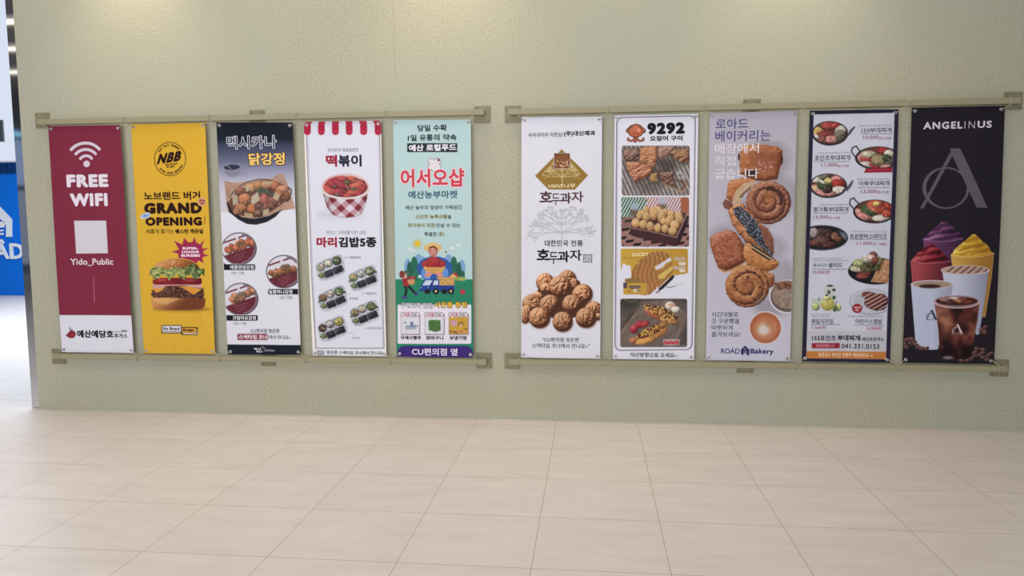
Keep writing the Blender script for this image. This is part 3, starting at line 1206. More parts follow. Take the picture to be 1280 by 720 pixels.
# ------------------------------------------------------------------ banner: tteokbokki
def bg4(c):
    c.fill((205, 206, 219))
    c.view(0, 0, 1)
    edge = (224, 220, 216)
    L = [(382.6, 168), (386, 250), (389.5, 340), (394.6, 435.3)]
    R = [(474.4, 168), (476.4, 260), (478, 350), (480.2, 435.3)]
    c.poly([(370, 140), (382.6, 168)] + L[1:] + [(386, 470), (370, 470)], edge)
    c.poly([R[0], (490, 140), (500, 470), (482, 470), R[3], R[2], R[1]], edge)
    c.poly([(380, 435.6), (490, 435.6), (490, 460), (380, 460)], (212, 211, 220))
    c.line(L + [R[3]] + R[::-1][1:], 0.9, (96, 94, 108), 0.9)
    c.line([(x + 1.7, y) for x, y in L[:3]] + [(395.2, 434)], 0.5, (130, 128, 140), 0.8)
    c.line([(x - 1.6, y) for x, y in R], 0.5, (150, 148, 158), 0.7)
    c.view(370, 145)
    red = (164, 34, 62)
    for k, x in enumerate((125, 285, 443, 599, 761, 922)):
        sh = (443 + 80 - x) * 0.09
        c.poly([(x - 39 + sh, 30), (x + 41 + sh, 30), (x + 39, 92), (x - 39, 92)], red)
        c.rr(x - 39, 78, x + 39, 214, 37, red)
    c.line([(60, 84), (1010, 78)], 3, (150, 110, 126), 0.7)
    c.line([(165, 180), (900, 178)], 3, (206, 170, 186), 0.5)


b = Banner(CORNERS[3], bg4, 'white banner with a red striped awning print across its top', cords_for(3), 3.1)
MA, NV = (150, 44, 66), (40, 44, 62)
b.text('headline', (370, 145, 9), [('쫀득쫀득 매콤달콤한', 355, 706, 362, 405, (124, 122, 130), 0.0), ('떡', 336, 464, 437, 572, MA, 0.034), ('볶이', 476, 740, 436, 571, NV, 0.03)])
b.text('headline', (375, 285, 9), [('맛있는 그대로를 더한 김밥', 300, 740, 28, 70, (128, 126, 134), 0.0), ('마리', 188, 418, 102, 218, MA, 0.036), ('김밥5종', 435, 862, 100, 217, (34, 32, 38), 0.036)])


def tteok(c):
    c.view(370, 205)
    c.ell(500, 570, 260, 50, (172, 172, 186), alpha=0.45, soft=4)
    c.ell(560, 252, 265, 142, mix((216, 170, 170), (222, 196, 200), (c.x - 300) / 500), soft=1.2)
    c.ell(562, 262, 245, 118, (148, 62, 62), soft=.8)
    old = c.clip
    c.clip = old * c.cov(c.d_ell(562, 256, 250, 126))
    rc = [(170, 60, 66), (186, 78, 74), (160, 52, 70), (196, 96, 78)]
    for i, (x, y, rx, ry, ro) in enumerate([(420, 175, 80, 30, -20), (520, 160, 70, 28, 10), (700, 200, 80, 28, 0), (640, 165, 60, 28, 20), (400, 220, 90, 30, 40), (350, 270, 70, 32, 20), (520, 240, 125, 30, 32), (690, 235, 90, 34, -12),
                                           (740, 280, 75, 34, -50), (400, 310, 80, 34, 20), (500, 325, 80, 32, 30), (640, 315, 90, 34, -25), (700, 330, 70, 30, -30), (590, 355, 60, 22, 0)]):
        c.ball(x, y, rx, ry, rc[i % 4], rot=ro, tex=.4, rough=.08, ts=20)
    for (x, y, r) in [(580, 205, 36), (440, 250, 22), (470, 345, 28), (650, 280, 30)]:
        c.ball(x, y, r, r * .7, (112, 96, 72), tex=.8, rough=.25)
    c.line([(560, 230), (605, 300)], 8, (222, 190, 190), .8)
    c.line([(640, 188), (770, 190)], 5, (226, 206, 206), .7)
    c.clip = old
    # cup with a gingham print
    body = [(302, 315), (360, 350), (460, 380), (570, 388), (680, 378), (770, 345), (812, 310), (800, 400), (780, 480), (740, 555), (680, 588), (590, 602), (500, 594), (420, 568), (360, 500), (325, 410)]
    d = c.d_poly(body)
    cx = (c.x - 560)
    bend = np.arcsin(np.clip(cx / 268, -1, 1)) * 230
    yy = c.y - 60 * np.sqrt(np.clip(1 - (cx / 268) ** 2, 0, 1))
    p, q = (bend + yy) / 88.0, (bend - yy) / 88.0
    a1 = (np.floor(p) % 2 == 0)
    a2 = (np.floor(q) % 2 == 0)
    g = np.where((a1 & a2)[..., None], (140, 42, 58), np.where((a1 ^ a2)[..., None], (196, 148, 160), (216, 208, 218)))
    sh = np.clip(1 - (np.abs(cx - 20) / 300) ** 3 * .35, .6, 1)
    c.put(c.cov(d), g * sh[..., None])
    c.line([(300, 312), (360, 352), (460, 380), (570, 388), (680, 378), (770, 346), (814, 308)], 24, (220, 208, 214))
    c.line([(330, 400), (360, 500), (420, 568), (500, 594), (590, 602), (680, 588), (740, 555)], 5, (150, 60, 76), .6)


b.picture('rice_cake_cup_picture', (396, 213, 466, 278), tteok, 0.0006, 0.36)


def kimbap(ox, oy, seed, cols):
    def f(c):
        c.view(375, 285)
        c.x = c.x - ox
        c.y = c.y - oy
        tray = [(180, 425), (215, 388), (420, 302), (460, 300), (482, 345), (510, 470), (486, 504), (300, 580), (236, 586), (200, 540)]
        c.poly([(x + 8, y + 10) for x, y in tray], (150, 150, 164), .5, 1.2)
        c.poly(tray, mix((158, 160, 172), (206, 207, 218), c.noise(26, seed + 3, 3, 2, -22) * 1.5 - .25), .95, .6)
        c.line(tray, 7, (196, 198, 208), .9, closed=True)
        rr = np.random.RandomState(seed)
        co, si = math.cos(math.radians(-22)), math.sin(math.radians(-22))
        for (bx, by, hw, hh) in ((328, 512, 50, 38), (432, 468, 58, 38)):
            lx, ly = (c.x - bx) * co + (c.y - by) * si, -(c.x - bx) * si + (c.y - by) * co
            qx, qy = np.abs(lx) - hw + 16, np.abs(ly) - hh + 16
            dd = np.hypot(np.maximum(qx, 0), np.maximum(qy, 0)) + np.minimum(np.maximum(qx, qy), 0) - 16
            c.put(c.cov(dd), mix((24, 24, 32), (66, 66, 84), c.noise(18, seed + int(bx), 3, 2, -22) * 1.5 - .3))
            c.put(c.cov(np.abs(ly + hh * .55) - 4, 1) * c.cov(dd + 10), (116, 116, 136), .55)
        c.line([(392, 452), (404, 500)], 7, (120, 120, 138), .6)
        for i, (x, y, r) in enumerate([(235, 442, 46), (318, 398, 46), (416, 370, 52)]):
            base = np.array(cols[i])
            c.ell(x, y, r, r * .95, (60, 62, 56))
            c.ball(x, y, r * .9, r * .86, base, tex=1.0, rough=.12, ts=11, seed=seed + i, lo=base * .45, hi=np.minimum(base * 1.3 + 20, 240))
            for k in range(6):
                a, q = rr.uniform(0, 6.3), rr.uniform(.1, .55) * r
                cc = [(206, 176, 96), (92, 108, 62), (190, 120, 86), (226, 222, 214), (70, 60, 50)][rr.randint(5)]
                c.ell(x + q * math.cos(a), y + q * math.sin(a), r * .2, r * .14, cc, rot=rr.uniform(0, 180), alpha=.75)
        c.ball(246, 532, 34, 30, (106, 124, 82), tex=.8, rough=.3, ts=12)
        if seed % 2 == 0:
            c.ball(470, 372, 30, 12, (74, 96, 58), rot=20, tex=.5, rough=.3)
            c.ball(215, 470, 40, 12, (90, 104, 66), rot=-30, tex=.5, rough=.3)
    return f


KIM = [(0, 0, 1, ((200, 190, 168), (206, 202, 186), (74, 88, 60))), (370, 116, 2, ((172, 162, 110), (184, 188, 190), (110, 116, 80))), (25, 345, 4, ((132, 100, 78), (190, 176, 170), (84, 106, 66))),
       (386, 512, 6, ((156, 128, 92), (178, 178, 172), (92, 112, 74))), (20, 685, 7, ((70, 54, 50), (170, 168, 170), (188, 172, 90)))]
for (ox, oy, sd, cc) in KIM:
    x0, y0 = 375 + (170 + ox) / 9, 285 + (290 + oy) / 9
    b.picture('kimbap_pack_picture', (x0, y0, x0 + 40, y0 + 34), kimbap(ox, oy, sd, cc), 0.0006, 0.36)
b.text('kimbap_caption', (375, 285, 9), [('스팸계란마요', 552, 690, 316, 346, (84, 82, 92), 0.0), ('참치마요', 560, 656, 778, 806, (84, 82, 92), 0.0), ('매운멸치고추', 750, 862, 722, 750, (84, 82, 92), 0.0),
                                        ('치즈돈까스마리', 760, 920, 1112, 1140, (84, 82, 92), 0.0), ('소고기', 585, 676, 1222, 1250, (84, 82, 92), 0.0)])


def curls(c):
    c.view(375, 285)
    for pts in ([(495, 345), (515, 328), (545, 330)], [(500, 732), (530, 730), (560, 752)], [(695, 728), (720, 738), (745, 735)], [(725, 1132), (745, 1122), (752, 1134)], [(545, 1180), (580, 1180), (600, 1195)]):
        c.line(pts, 4, (120, 118, 128), .8)
    c.view(375, 365)
    c.rr(184, 658, 272, 707, 22, (46, 46, 56))
    c.rr(188, 662, 268, 703, 19, (212, 211, 220))


for box in ((426, 318, 440, 326), (426, 362, 442, 370), (450, 362, 462, 370), (453, 405, 464, 413), (433, 412, 446, 420)):
    b.picture('caption_flourish', box, curls)
b.picture('brand_pill', (393, 435, 408, 446), curls)
b.text('direction_note', (375, 365, 9), [('CU', 200, 258, 670, 696, INK, 0.03), ('맞은편 스낵타임 코너에서 만나요~', 298, 950, 662, 704, INK, 0.012)])

# ------------------------------------------------------------------ banner: local farm market
def bg5(c):
    c.fill((170, 195, 198))
    c.view(485, 295).poly([(0, 486), (1100, 488), (1100, 1500), (0, 1500)], (36, 120, 92))
    c.view(485, 370).rr(108, 95, 937, 538, 18, (214, 208, 220))
    c.rr(104, 560, 956, 800, 90, (58, 38, 110))
    c.view(485, 145).rr(217, 307, 780, 406, 2, (36, 46, 54))


b = Banner(CORNERS[4], bg5, 'pale blue and green banner with a cartoon farmer and a blue truck', cords_for(4), 4.4)
DK = (38, 48, 54)
b.text('headline', (485, 145, 9), [('당일 수확', 333, 662, 98, 172, DK, 0.022), ('1일 유통의 약속', 222, 770, 206, 280, DK, 0.022), ('예산 로컬푸드', 235, 768, 318, 394, (216, 212, 222), 0.03)])
RD = (190, 66, 82)
b.text('market_logo', (485, 145, 9), [('어서오샵', 130, 868, 580, 812, (222, 196, 206), 0.07), ('어서오샵', 141, 858, 591, 801, RD, 0.024, {'lift': 0.0004})])


def clover(c):
    c.view(485, 145)
    for (x, y) in ((490, 512), (556, 512), (488, 572), (560, 572), (523, 590), (523, 530)):
        c.ell(x, y, 38, 36, (120, 84, 104))
    for (x, y) in ((490, 512), (556, 512), (488, 572), (560, 572), (523, 590), (523, 540)):
        c.ell(x, y, 34, 32, (220, 216, 222))
    c.ell(571, 496, 15, 13, (150, 60, 80))


b.picture('clover_logo', (533, 196, 555, 214), clover)
b.text('market_name', (485, 225, 9), [('예산농부마켓', 228, 780, 120, 208, (62, 92, 112), 0.02)])
OL = (124, 116, 40)
b.text('slogan', (485, 225, 9), [('예산 농부의 정성이 가득담긴', 195, 830, 284, 333, (58, 64, 70), 0.012), ('신선한 농특산물', 310, 668, 388, 436, OL, 0.018), ('을', 672, 712, 392, 436, (58, 64, 70), 0.012),
                                ('현지에서 직접', 222, 525, 486, 533, OL, 0.018), ('만날 수 있는', 542, 815, 486, 533, (58, 64, 70), 0.012), ('특별한', 410, 552, 586, 634, (58, 64, 70), 0.012), ('곳!', 566, 632, 586, 634, OL, 0.02)])


def market(c):
    c.view(485, 295)
    # sun and clouds
    for k in range(12):
        a = k * math.pi / 6
        c.line([(332 + 38 * math.cos(a), 85 + 38 * math.sin(a)), (332 + 58 * math.cos(a), 85 + 58 * math.sin(a))], 6, (206, 176, 60))
    c.ell(332, 85, 34, 34, (226, 196, 40))
    for (x, y, s_) in ((250, 152, 34), (292, 172, 22), (728, 138, 30), (795, 105, 30)):
        c.ell(x, y, s_, s_ * .42, (216, 220, 226))
        c.ell(x, y - s_ * .3, s_ * .5, s_ * .4, (216, 220, 226))
    # far blue bushes
    for (x, y, rx, ry) in ((345, 300, 52, 96), (225, 360, 42, 104), (680, 300, 50, 96), (830, 370, 40, 104), (400, 290, 30, 60)):
        c.ell(x, y, rx, ry, (128, 168, 212))
    # green trees
    for (x, y, rx, ry, cc) in ((296, 350, 42, 118, (34, 112, 84)), (240, 400, 28, 110, (28, 98, 78)), (330, 440, 60, 60, (40, 122, 92)), (742, 350, 40, 118, (34, 112, 84)), (798, 400, 30, 108, (30, 98, 78)),
                               (840, 440, 26, 50, (44, 104, 84)), (700, 440, 70, 60, (44, 122, 92)), (210, 420, 36, 34, (70, 110, 90))):
        c.ell(x, y, rx, ry, cc)
    # farmer
    c.ell(525, 370, 200, 142, (40, 92, 178))
    c.ell(430, 430, 50, 70, (96, 150, 218), rot=-20)
    c.ell(630, 430, 50, 70, (96, 150, 218), rot=20)
    c.rr(488, 205, 545, 240, 6, (206, 150, 140))
    c.ell(505, 132, 100, 52, (222, 186, 116), rot=0)
    c.ell(505, 108, 64, 34, (226, 194, 128))
    c.ell(508, 168, 50, 58, (150, 74, 48))
    c.ell(505, 176, 40, 46, (218, 152, 142))
    c.line([(470, 130), (520, 122), (548, 140)], 18, (146, 72, 44))
    c.ell(482, 182, 10, 8, (206, 116, 116))
    c.ell(528, 182, 10, 8, (206, 116, 116))
    c.ell(490, 166, 4, 5, (60, 30, 30))
    c.ell(520, 166, 4, 5, (60, 30, 30))
    c.line(arc3((520, 196), (506, 203), (492, 196)), 4, (130, 50, 50))
    c.line([(474, 226), (488, 240), (500, 228)], 6, (80, 60, 70))
    # apples and basket
    for (x, y, rx, ry) in ((515, 275, 80, 40), (450, 310, 66, 40), (580, 310, 70, 42), (515, 325, 80, 40), (420, 325, 36, 26), (612, 322, 34, 26), (535, 290, 60, 44)):
        c.ball(x, y, rx, ry, (178, 44, 50), tex=.2, rough=.03, lo=(140, 24, 40), hi=(206, 74, 66))
    c.poly([(395, 350), (425, 338), (450, 352), (610, 352), (640, 336), (648, 350), (615, 405), (560, 425), (480, 425), (430, 400)], (218, 172, 92))
    c.line([(440, 380), (600, 384)], 6, (184, 132, 62))
    c.line([(460, 405), (580, 408)], 5, (184, 132, 62))
    c.ell(455, 432, 42, 30, (220, 148, 136), rot=-25)
    c.ell(580, 432, 42, 30, (220, 148, 136), rot=25)
    # house, lettuce patch
    c.poly([(690, 455), (735, 420), (780, 455), (780, 475), (690, 475)], (222, 180, 120))
    c.poly([(725, 418), (770, 412), (795, 452), (770, 455)], (190, 62, 56))
    c.ell(810, 480, 66, 24, (150, 170, 80))
    c.ell(840, 488, 40, 16, (176, 186, 96))
    # bee
    c.ell(645, 182, 14, 9, (206, 176, 90))
    c.ell(655, 178, 8, 7, (70, 60, 56))
    # truck
    c.poly([(545, 480), (560, 462), (735, 462), (748, 480), (748, 560), (575, 560)], (206, 160, 86))
    for (x, y) in ((600, 490), (650, 495), (705, 492), (620, 530), (680, 535)):
        c.rr(x - 22, y - 15, x + 22, y + 15, 4, (224, 182, 108))
        c.rr(x - 9, y - 6, x + 9, y + 6, 2, (120, 86, 46))
    c.poly([(358, 610), (362, 575), (415, 487), (578, 487), (578, 555), (748, 555), (748, 618), (360, 620)], (30, 62, 158))
    c.poly([(386, 556), (425, 496), (508, 496), (470, 556)], (196, 208, 226))
    c.poly([(505, 552), (520, 500), (566, 498), (566, 550)], (196, 210, 228))
    c.line([(512, 493), (486, 556)], 9, (24, 34, 82))
    for x in (446, 634):
        c.ell(x, 625, 34, 26, (24, 26, 32))
    for x in (540, 708):
        c.ell(x, 622, 36, 34, (24, 26, 32))
        c.ell(x, 620, 13, 15, (218, 196, 140))
    c.ell(376, 580, 7, 7, (220, 220, 190))
    c.ell(455, 580, 5, 5, (220, 220, 226))
    # child with a basket
    c.line([(195, 560), (208, 620), (190, 680)], 28, (30, 34, 44))
    c.line([(225, 560), (270, 605), (310, 645)], 28, (30, 34, 44))
    c.ell(188, 690, 32, 17, (66, 72, 140), rot=8)
    c.ell(322, 652, 24, 18, (66, 72, 140), rot=-50)
    c.poly([(160, 480), (215, 468), (238, 500), (232, 565), (172, 562)], (176, 40, 46))
    c.ell(180, 445, 32, 30, (222, 166, 146))
    c.ell(158, 432, 30, 42, (140, 56, 58))
    c.poly([(225, 490), (300, 482), (306, 530), (270, 552), (230, 540)], (206, 152, 90))
    for (x, y) in ((248, 472), (275, 464), (295, 472)):
        c.ball(x, y, 18, 15, (184, 46, 50), tex=.1, rough=.02)
    c.line([(225, 505), (270, 520)], 13, (222, 166, 146))
    c.ell(360, 455, 22, 20, (190, 210, 226))
    # fallen apple
    c.ell(840, 628, 28, 30, (190, 52, 72))
    for (x, y) in ((410, 690), (540, 680), (725, 680), (805, 580), (870, 556)):
        c.line([(x - 12, y), (x + 14, y - 4)], 5, (24, 96, 72))


b.picture('farm_picture', (497, 296, 590, 376), market, 0.0005, 0.36)
PU = (66, 50, 96)
b.text('gift_headline', (485, 370, 9), [('구매고객 전원', 141, 503, 69, 137, PU, 0.05), ('구매고객 전원', 147, 497, 75, 131, (222, 216, 228), 0.008, {'lift': 0.0004}),
                                        ('사은품 증정', 515, 893, 59, 135, (70, 52, 60), 0.055), ('사은품 증정', 522, 886, 66, 129, (226, 178, 58), 0.018, {'lift': 0.0004})])


def gifts(c):
    c.view(485, 370)
    for x0, x1 in ((148, 356), (418, 630), (686, 900)):
        c.rr(x0 - 2, 203, x1 + 8, 436, 8, (120, 100, 120))
        c.rr(x0, 206, x1, 428, 6, (216, 214, 224))
    # wet wipes
    for (x, y, w, h, cc) in ((230, 350, 70, 40, (176, 190, 212)), (268, 320, 34, 60, (130, 154, 190)), (300, 345, 30, 50, (160, 178, 206)), (190, 300, 26, 30, (190, 196, 214)), (250, 365, 90, 26, (196, 204, 222)), (330, 340, 14, 18, (110, 120, 150))):
        c.rr(x - w / 2, y - h / 2, x + w / 2, y + h / 2, 6, mix(cc, np.array(cc) * .75, c.noise(12, int(x))))
    # green basket bag
    c.poly([(458, 280), (480, 268), (590, 270), (594, 385), (545, 404), (462, 380)], mix((92, 146, 66), (66, 112, 52), c.noise(14, 4)))
    c.poly([(458, 280), (520, 290), (524, 400), (462, 380)], (74, 122, 56), .8)
    c.line([(522, 290), (590, 272)], 4, (140, 180, 110))
    # yellow cool bag
    c.rr(688, 236, 897, 426, 5, mix((218, 178, 52), (200, 150, 46), c.noise(40, 6)))
    c.rr(705, 270, 776, 340, 4, (206, 160, 170))
    c.line(arc3((800, 330), (820, 296), (842, 330)), 8, (60, 48, 50))
    c.ell(820, 332, 22, 18, (214, 170, 130))
    for (x, y) in ((745, 405), (770, 410), (820, 402), (880, 372), (705, 395)):
        c.ell(x, y, 16, 11, (150, 90, 60))
    c.rr(790, 392, 880, 414, 4, (214, 150, 110), .8)
    for x0, x1 in ((140, 356), (408, 626), (680, 896)):
        c.rr(x0, 182, x1, 232, 24, (130, 90, 110))
        c.rr(x0 + 4, 186, x1 - 4, 228, 21, (222, 214, 224))
        c.poly([(x0 + 30, 222), (x0 + 44, 248), (x0 + 62, 224)], (222, 214, 224))


for box in ((499, 389, 527, 419), (528, 389, 557.5, 419), (558, 389, 588, 419)):
    b.picture('gift_picture', box, gifts, 0.0005, 0.36)
b.text('gift_caption', (485, 370, 9), [('1만원', 166, 246, 192, 224, (176, 60, 84), 0.02), ('이상', 260, 326, 192, 224, INK, 0.014), ('2만원', 434, 520, 192, 224, (176, 60, 84), 0.02), ('이상', 532, 598, 192, 224, INK, 0.014),
                                       ('3만원', 702, 788, 192, 224, (176, 60, 84), 0.02), ('이상', 802, 866, 192, 224, INK, 0.014),
                                       ('극세사행주', 140, 376, 446, 492, INK, 0.03), ('장바구니', 428, 624, 446, 494, INK, 0.03), ('보냉가방', 694, 890, 446, 494, INK, 0.03)])
b.text('direction_note', (485, 370, 9), [('CU편의점 옆', 268, 782, 586, 668, (214, 206, 226), 0.014)])

# ------------------------------------------------------------------ banner: walnut cakes
def tree_lines(c, bx, by, seed, colr, w0, levels, spread, l0, squash=1.0, alpha=1.0):
    rr = np.random.RandomState(seed)

    def grow(x, y, ang, ln, w, lv):
        x2, y2 = x + ln * math.cos(ang), y + ln * math.sin(ang) * squash
        c.line([(x, y), (x2, y2)], w, colr, alpha)
        if lv <= 0:
            for k in range(2):
                c.ell(x2 + rr.uniform(-14, 14), y2 + rr.uniform(-10, 10), w * 1.4, w * 1.1, colr, alpha=alpha)
            return
        for k in range(2 if lv > 1 else 3):
            grow(x2, y2, ang + rr.uniform(-spread, spread), ln * rr.uniform(.62, .9), w * .78, lv - 1)
    return grow


def bg6(c):
    c.fill((206, 205, 217))


b = Banner(CORNERS[5], bg6, 'white banner with a heap of walnut shaped cakes', cords_for(5), 5.2)
b.text('headline', (640, 140, 9), [('우리과자의 자존심!', 185, 570, 232, 282, (62, 60, 66), 0.008), ('(주)대신제과', 582, 936, 212, 277, (40, 38, 44), 0.032)])


def diamond(c):
    c.view(640, 205)
    c.poly([(560, -165), (856, 127), (708, 288), (412, 288), (260, 133)], (160, 124, 46))
    c.clip = c.clip * c.cov(c.d_poly([(560, -120), (800, 127), (708, 225), (412, 225), (320, 133)]))
    cr_ = (206, 184, 128)
    g = tree_lines(c, 0, 0, 4, cr_, 7, 2, .7, 50)
    c.line([(566, 215), (560, 130), (562, 40)], 12, cr_)
    for a in (-3.05, -2.7, -2.35, -.8, -.45, -.1):
        g(562, 150, a, 84, 8, 2)
    for a in (-2.9, -2.4, -1.9, -1.3, -.75, -.25):
        g(562, 80, a, 62, 7, 2)
    for i in range(26):
        rr = np.random.RandomState(i)
        c.ell(rr.uniform(380, 750), rr.uniform(0, 160), 7, 6, cr_)


b.picture('diamond_logo', (667, 185, 737, 239), diamond, 0.0004, 0.36)


def seal(c):
    c.view(640, 140)
    c.rr(476, 466, 650, 632, 4, (98, 48, 34))
    c.rr(484, 474, 642, 624, 2, (170, 120, 56))
    nz = c.noise(13, 5, 2)
    c.put(c.cov(c.d_rr(486, 476, 640, 622, 2)) * np.clip((np.abs(nz - .5) - .05) * 14, 0, 1), (126, 56, 36))
    c.speck(c.cov(c.d_rr(486, 540, 640, 622, 2)), (222, 190, 150), 12, .64, 8, .9)


b.picture('seal_print', (692, 191, 713, 211), seal, 0.0006, 0.3)
b.text('logo_lettering', (640, 205, 9), [('100년나무', 410, 714, 222, 271, (220, 204, 168), 0.014)], 0.0012)
BRN = (78, 46, 50)
b.text('product_name', (640, 205, 9), [('호', 310, 455, 306, 432, BRN, 0.02), ('두', 447, 541, 332, 466, BRN, 0.0), ('과', 540, 668, 322, 446, BRN, 0.02), ('자', 668, 804, 308, 432, BRN, 0.01)])


def ghost_tree(c):
    c.view(640, 270)
    gc = (196, 194, 205)
    g = tree_lines(c, 0, 0, 9, gc, 14, 2, .55, 80, .75)
    c.line([(560, 260), (556, 60)], 14, gc)
    for a in (-3.1, -2.8, -2.45, -.7, -.35, -.05):
        g(560, 190, a, 150, 13, 2)
    for a in (-2.95, -2.5, -2.05, -1.1, -.65, -.2):
        g(560, 100, a, 120, 12, 2)
    for a in (-2.3, -1.75, -1.4, -.85):
        g(558, 40, a, 60, 10, 2)
    for i in range(70):
        rr = np.random.RandomState(i + 50)
        a, r = rr.uniform(3.1, 6.4), rr.uniform(.55, 1.05)
        c.ell(555 + 375 * r * math.cos(a), 250 + 330 * r * math.sin(a), 11, 8, gc, rot=rr.uniform(0, 180))


b.picture('tree_watermark', (658, 258, 746, 312), ghost_tree)
b.text('product_name', (640, 270, 9), [('대한민국', 368, 634, 270, 342, (46, 42, 46), 0.012), ('전통', 660, 800, 272, 340, (46, 42, 46), 0.012), ('호', 278, 426, 370, 498, (34, 30, 34), 0.026), ('두', 418, 520, 404, 540, (34, 30, 34), 0.004),
                                       ('과', 514, 646, 392, 520, (34, 30, 34), 0.026), ('자', 648, 786, 378, 502, (34, 30, 34), 0.014)])


def seal2(c):
    c.view(640, 270)
    c.rr(803, 432, 901, 522, 2, (74, 70, 76))
    c.rr(809, 438, 895, 516, 2, (206, 205, 217))
    nz = c.noise(11, 15, 2)
    c.put(c.cov(c.d_rr(811, 440, 893, 514, 2)) * np.clip((.07 - np.abs(nz - .5)) * 18, 0, 1), (70, 66, 72))


b.picture('seal_print', (728, 317, 741, 329), seal2, 0.0006, 0.3)


def walnut(c, x, y, rx, ry, rot, kind, seed):
    rs = np.random.RandomState(seed)
    k = 0.94 + 0.12 * rs.rand()
    cols = [np.array((78, 36, 22)) * k, np.array((180, 114, 70)) * k, np.minimum(np.array((236, 190, 146)) * k, 250)]
    u, v = c.uv(x, y, rx, ry, rot)
    nz = c.noise(52, seed + 3, 2)
    R = min(rx, ry)
    h = R * np.sqrt(np.clip(1 - u * u - v * v, 0.0, 1)) * 0.92
    if kind == 0:
        bend = u * (1 + .3 * v * v) + .14 * np.sin(v * 2.6 + seed) + (nz - .5) * .55
        ph = bend * 1.75 + .25
        fr = np.abs(ph - np.round(ph)) * 2
        seam = v + .22 + .28 * np.sin(u * 2 + seed) + (nz - .5) * .4
        lobes = np.sqrt(np.clip(1 - (1 - fr) ** 2, 0, 1)) * np.clip(np.abs(seam) / .16, 0.15, 1)
        h = h + lobes * R * 0.26 * np.clip(1.15 - (u * u + v * v), 0, 1)
    elif kind == 1:
        n2 = c.noise(30, seed + 9, 1)
        h = h + np.abs(n2 - .5) * R * .8 * np.clip(1.1 - (u * u + v * v), 0, 1)
    else:
        h = h + np.where(u < -.45, 10, 0) + (c.noise(34, seed + 5) - .5) * 26
        h = h - 16 * np.exp(-((u - .2 - .2 * np.sin(v * 5)) / .06) ** 2) * (np.abs(v) < .35)
    d = c.d_ell(x, y, rx, ry, rot) + (nz - .5) * 8
    c.relief(d, h, cols, gain=1.25, bias=-.02 + (c.noise(14, seed + 1) - .5) * .22)
    c.put(c.cov(d), (150, 88, 50), .10)


def walnuts(c):
    c.view(640, 330)
    c.poly([(300, 270), (420, 180), (640, 200), (760, 190), (820, 400), (900, 520), (740, 590), (560, 640), (300, 560), (200, 480), (260, 370)], (86, 46, 32))
    for i, (x, y, rx, ry, ro, k) in enumerate([(620, 172, 100, 104, 20, 0), (700, 220, 52, 60, 0, 1), (372, 205, 100, 102, -15, 0), (380, 270, 70, 60, 0, 1), (290, 365, 62, 55, 0, 1), (225, 440, 110, 100, -20, 1), (160, 560, 62, 108, 12, 0),
                                               (915, 520, 98, 100, 10, 1), (965, 590, 44, 40, 0, 1), (792, 338, 112, 114, 20, 1), (540, 256, 127, 122, 10, 0), (425, 456, 116, 110, -20, 0), (676, 456, 112, 112, 10, 0),
                                               (832, 605, 116, 112, 12, 0), (308, 602, 120, 116, 25, 2), (570, 648, 112, 112, 10, 2)]):
        c.ell(x + 6, y + 10, rx + 5, ry + 4, (84, 46, 32), rot=ro, alpha=.55, soft=1.2)
        walnut(c, x, y, rx, ry, ro, k, 31 + i * 7)


b.picture('walnut_cake_picture', (650, 336, 752, 417), walnuts, 0.0006, 0.36)
b.text('direction_note', (640, 375, 9), [('"CU편의점 맞은편', 342, 750, 422, 472, INK, 0.006), ('스낵타임 코너에서 만나요~"', 222, 874, 488, 541, INK, 0.006)])

# ------------------------------------------------------------------ banner: squid and snacks
def bg7(c):
    c.fill((207, 206, 219))
    c.view(0, 0, 1)
    tl, tr, br, bl = (770.9, 147.0), (869.4, 144.7), (865.0, 437.0), (768.7, 438.0)
    r = 8.5
    path = []
    for (p, q, n) in ((bl, tl, tr), (tl, tr, br), (tr, br, bl), (br, bl, tl)):
        p, q, n = map(np.array, (p, q, n))
        a = q + (p - q) / np.linalg.norm(p - q) * r
        e = q + (n - q) / np.linalg.norm(n - q) * r
        for t in np.linspace(0, 1, 8):
            path.append(tuple((1 - t) ** 2 * a + 2 * t * (1 - t) * q + t * t * e))
    c.line(path, 0.9, (58, 56, 72), .95, closed=True)
    c.line([(x + (1.3 if x < 820 else -1.3), y) for x, y in path], 0.4, (120, 118, 132), .6, closed=True)


b = Banner(CORNERS[6], bg7, 'white banner numbered 9292 with four snack photos', cords_for(6), 6.1)


def squid(c):
    c.view(760, 140)
    o, f = (74, 38, 30), (204, 108, 70)
    for (x, y, s_) in ((248, 300, 1), (375, 300, -1)):
        c.line([(x + s_ * 52, 280), (x + s_ * 40, 320), (x, 326), (x - s_ * 26, 312), (x - s_ * 20, 298)], 24, o)
        c.line([(x + s_ * 52, 280), (x + s_ * 40, 320), (x, 326), (x - s_ * 26, 312), (x - s_ * 20, 298)], 13, f)
    c.line([(306, 285), (306, 335)], 26, o)
    c.line([(306, 285), (306, 332)], 15, f)
    c.poly([(312, 132), (360, 145), (424, 200), (420, 232), (390, 238), (235, 238), (205, 228), (198, 206), (255, 150)], o)
    c.poly([(312, 143), (356, 154), (412, 203), (408, 222), (388, 226), (238, 226), (214, 218), (210, 208), (262, 158)], (214, 132, 96))
    c.ell(310, 222, 86, 66, o)
    c.poly([(310, 134), (375, 200), (250, 200)], f)
    c.ell(310, 222, 77, 58, mix((196, 96, 60), (216, 124, 84), (270 - c.y) / 120))
    c.ell(345, 205, 16, 24, (230, 168, 138), rot=-20, alpha=.8)
    c.line([(285, 250), (300, 246)], 6, o)
    c.line([(335, 246), (350, 242)], 6, o)


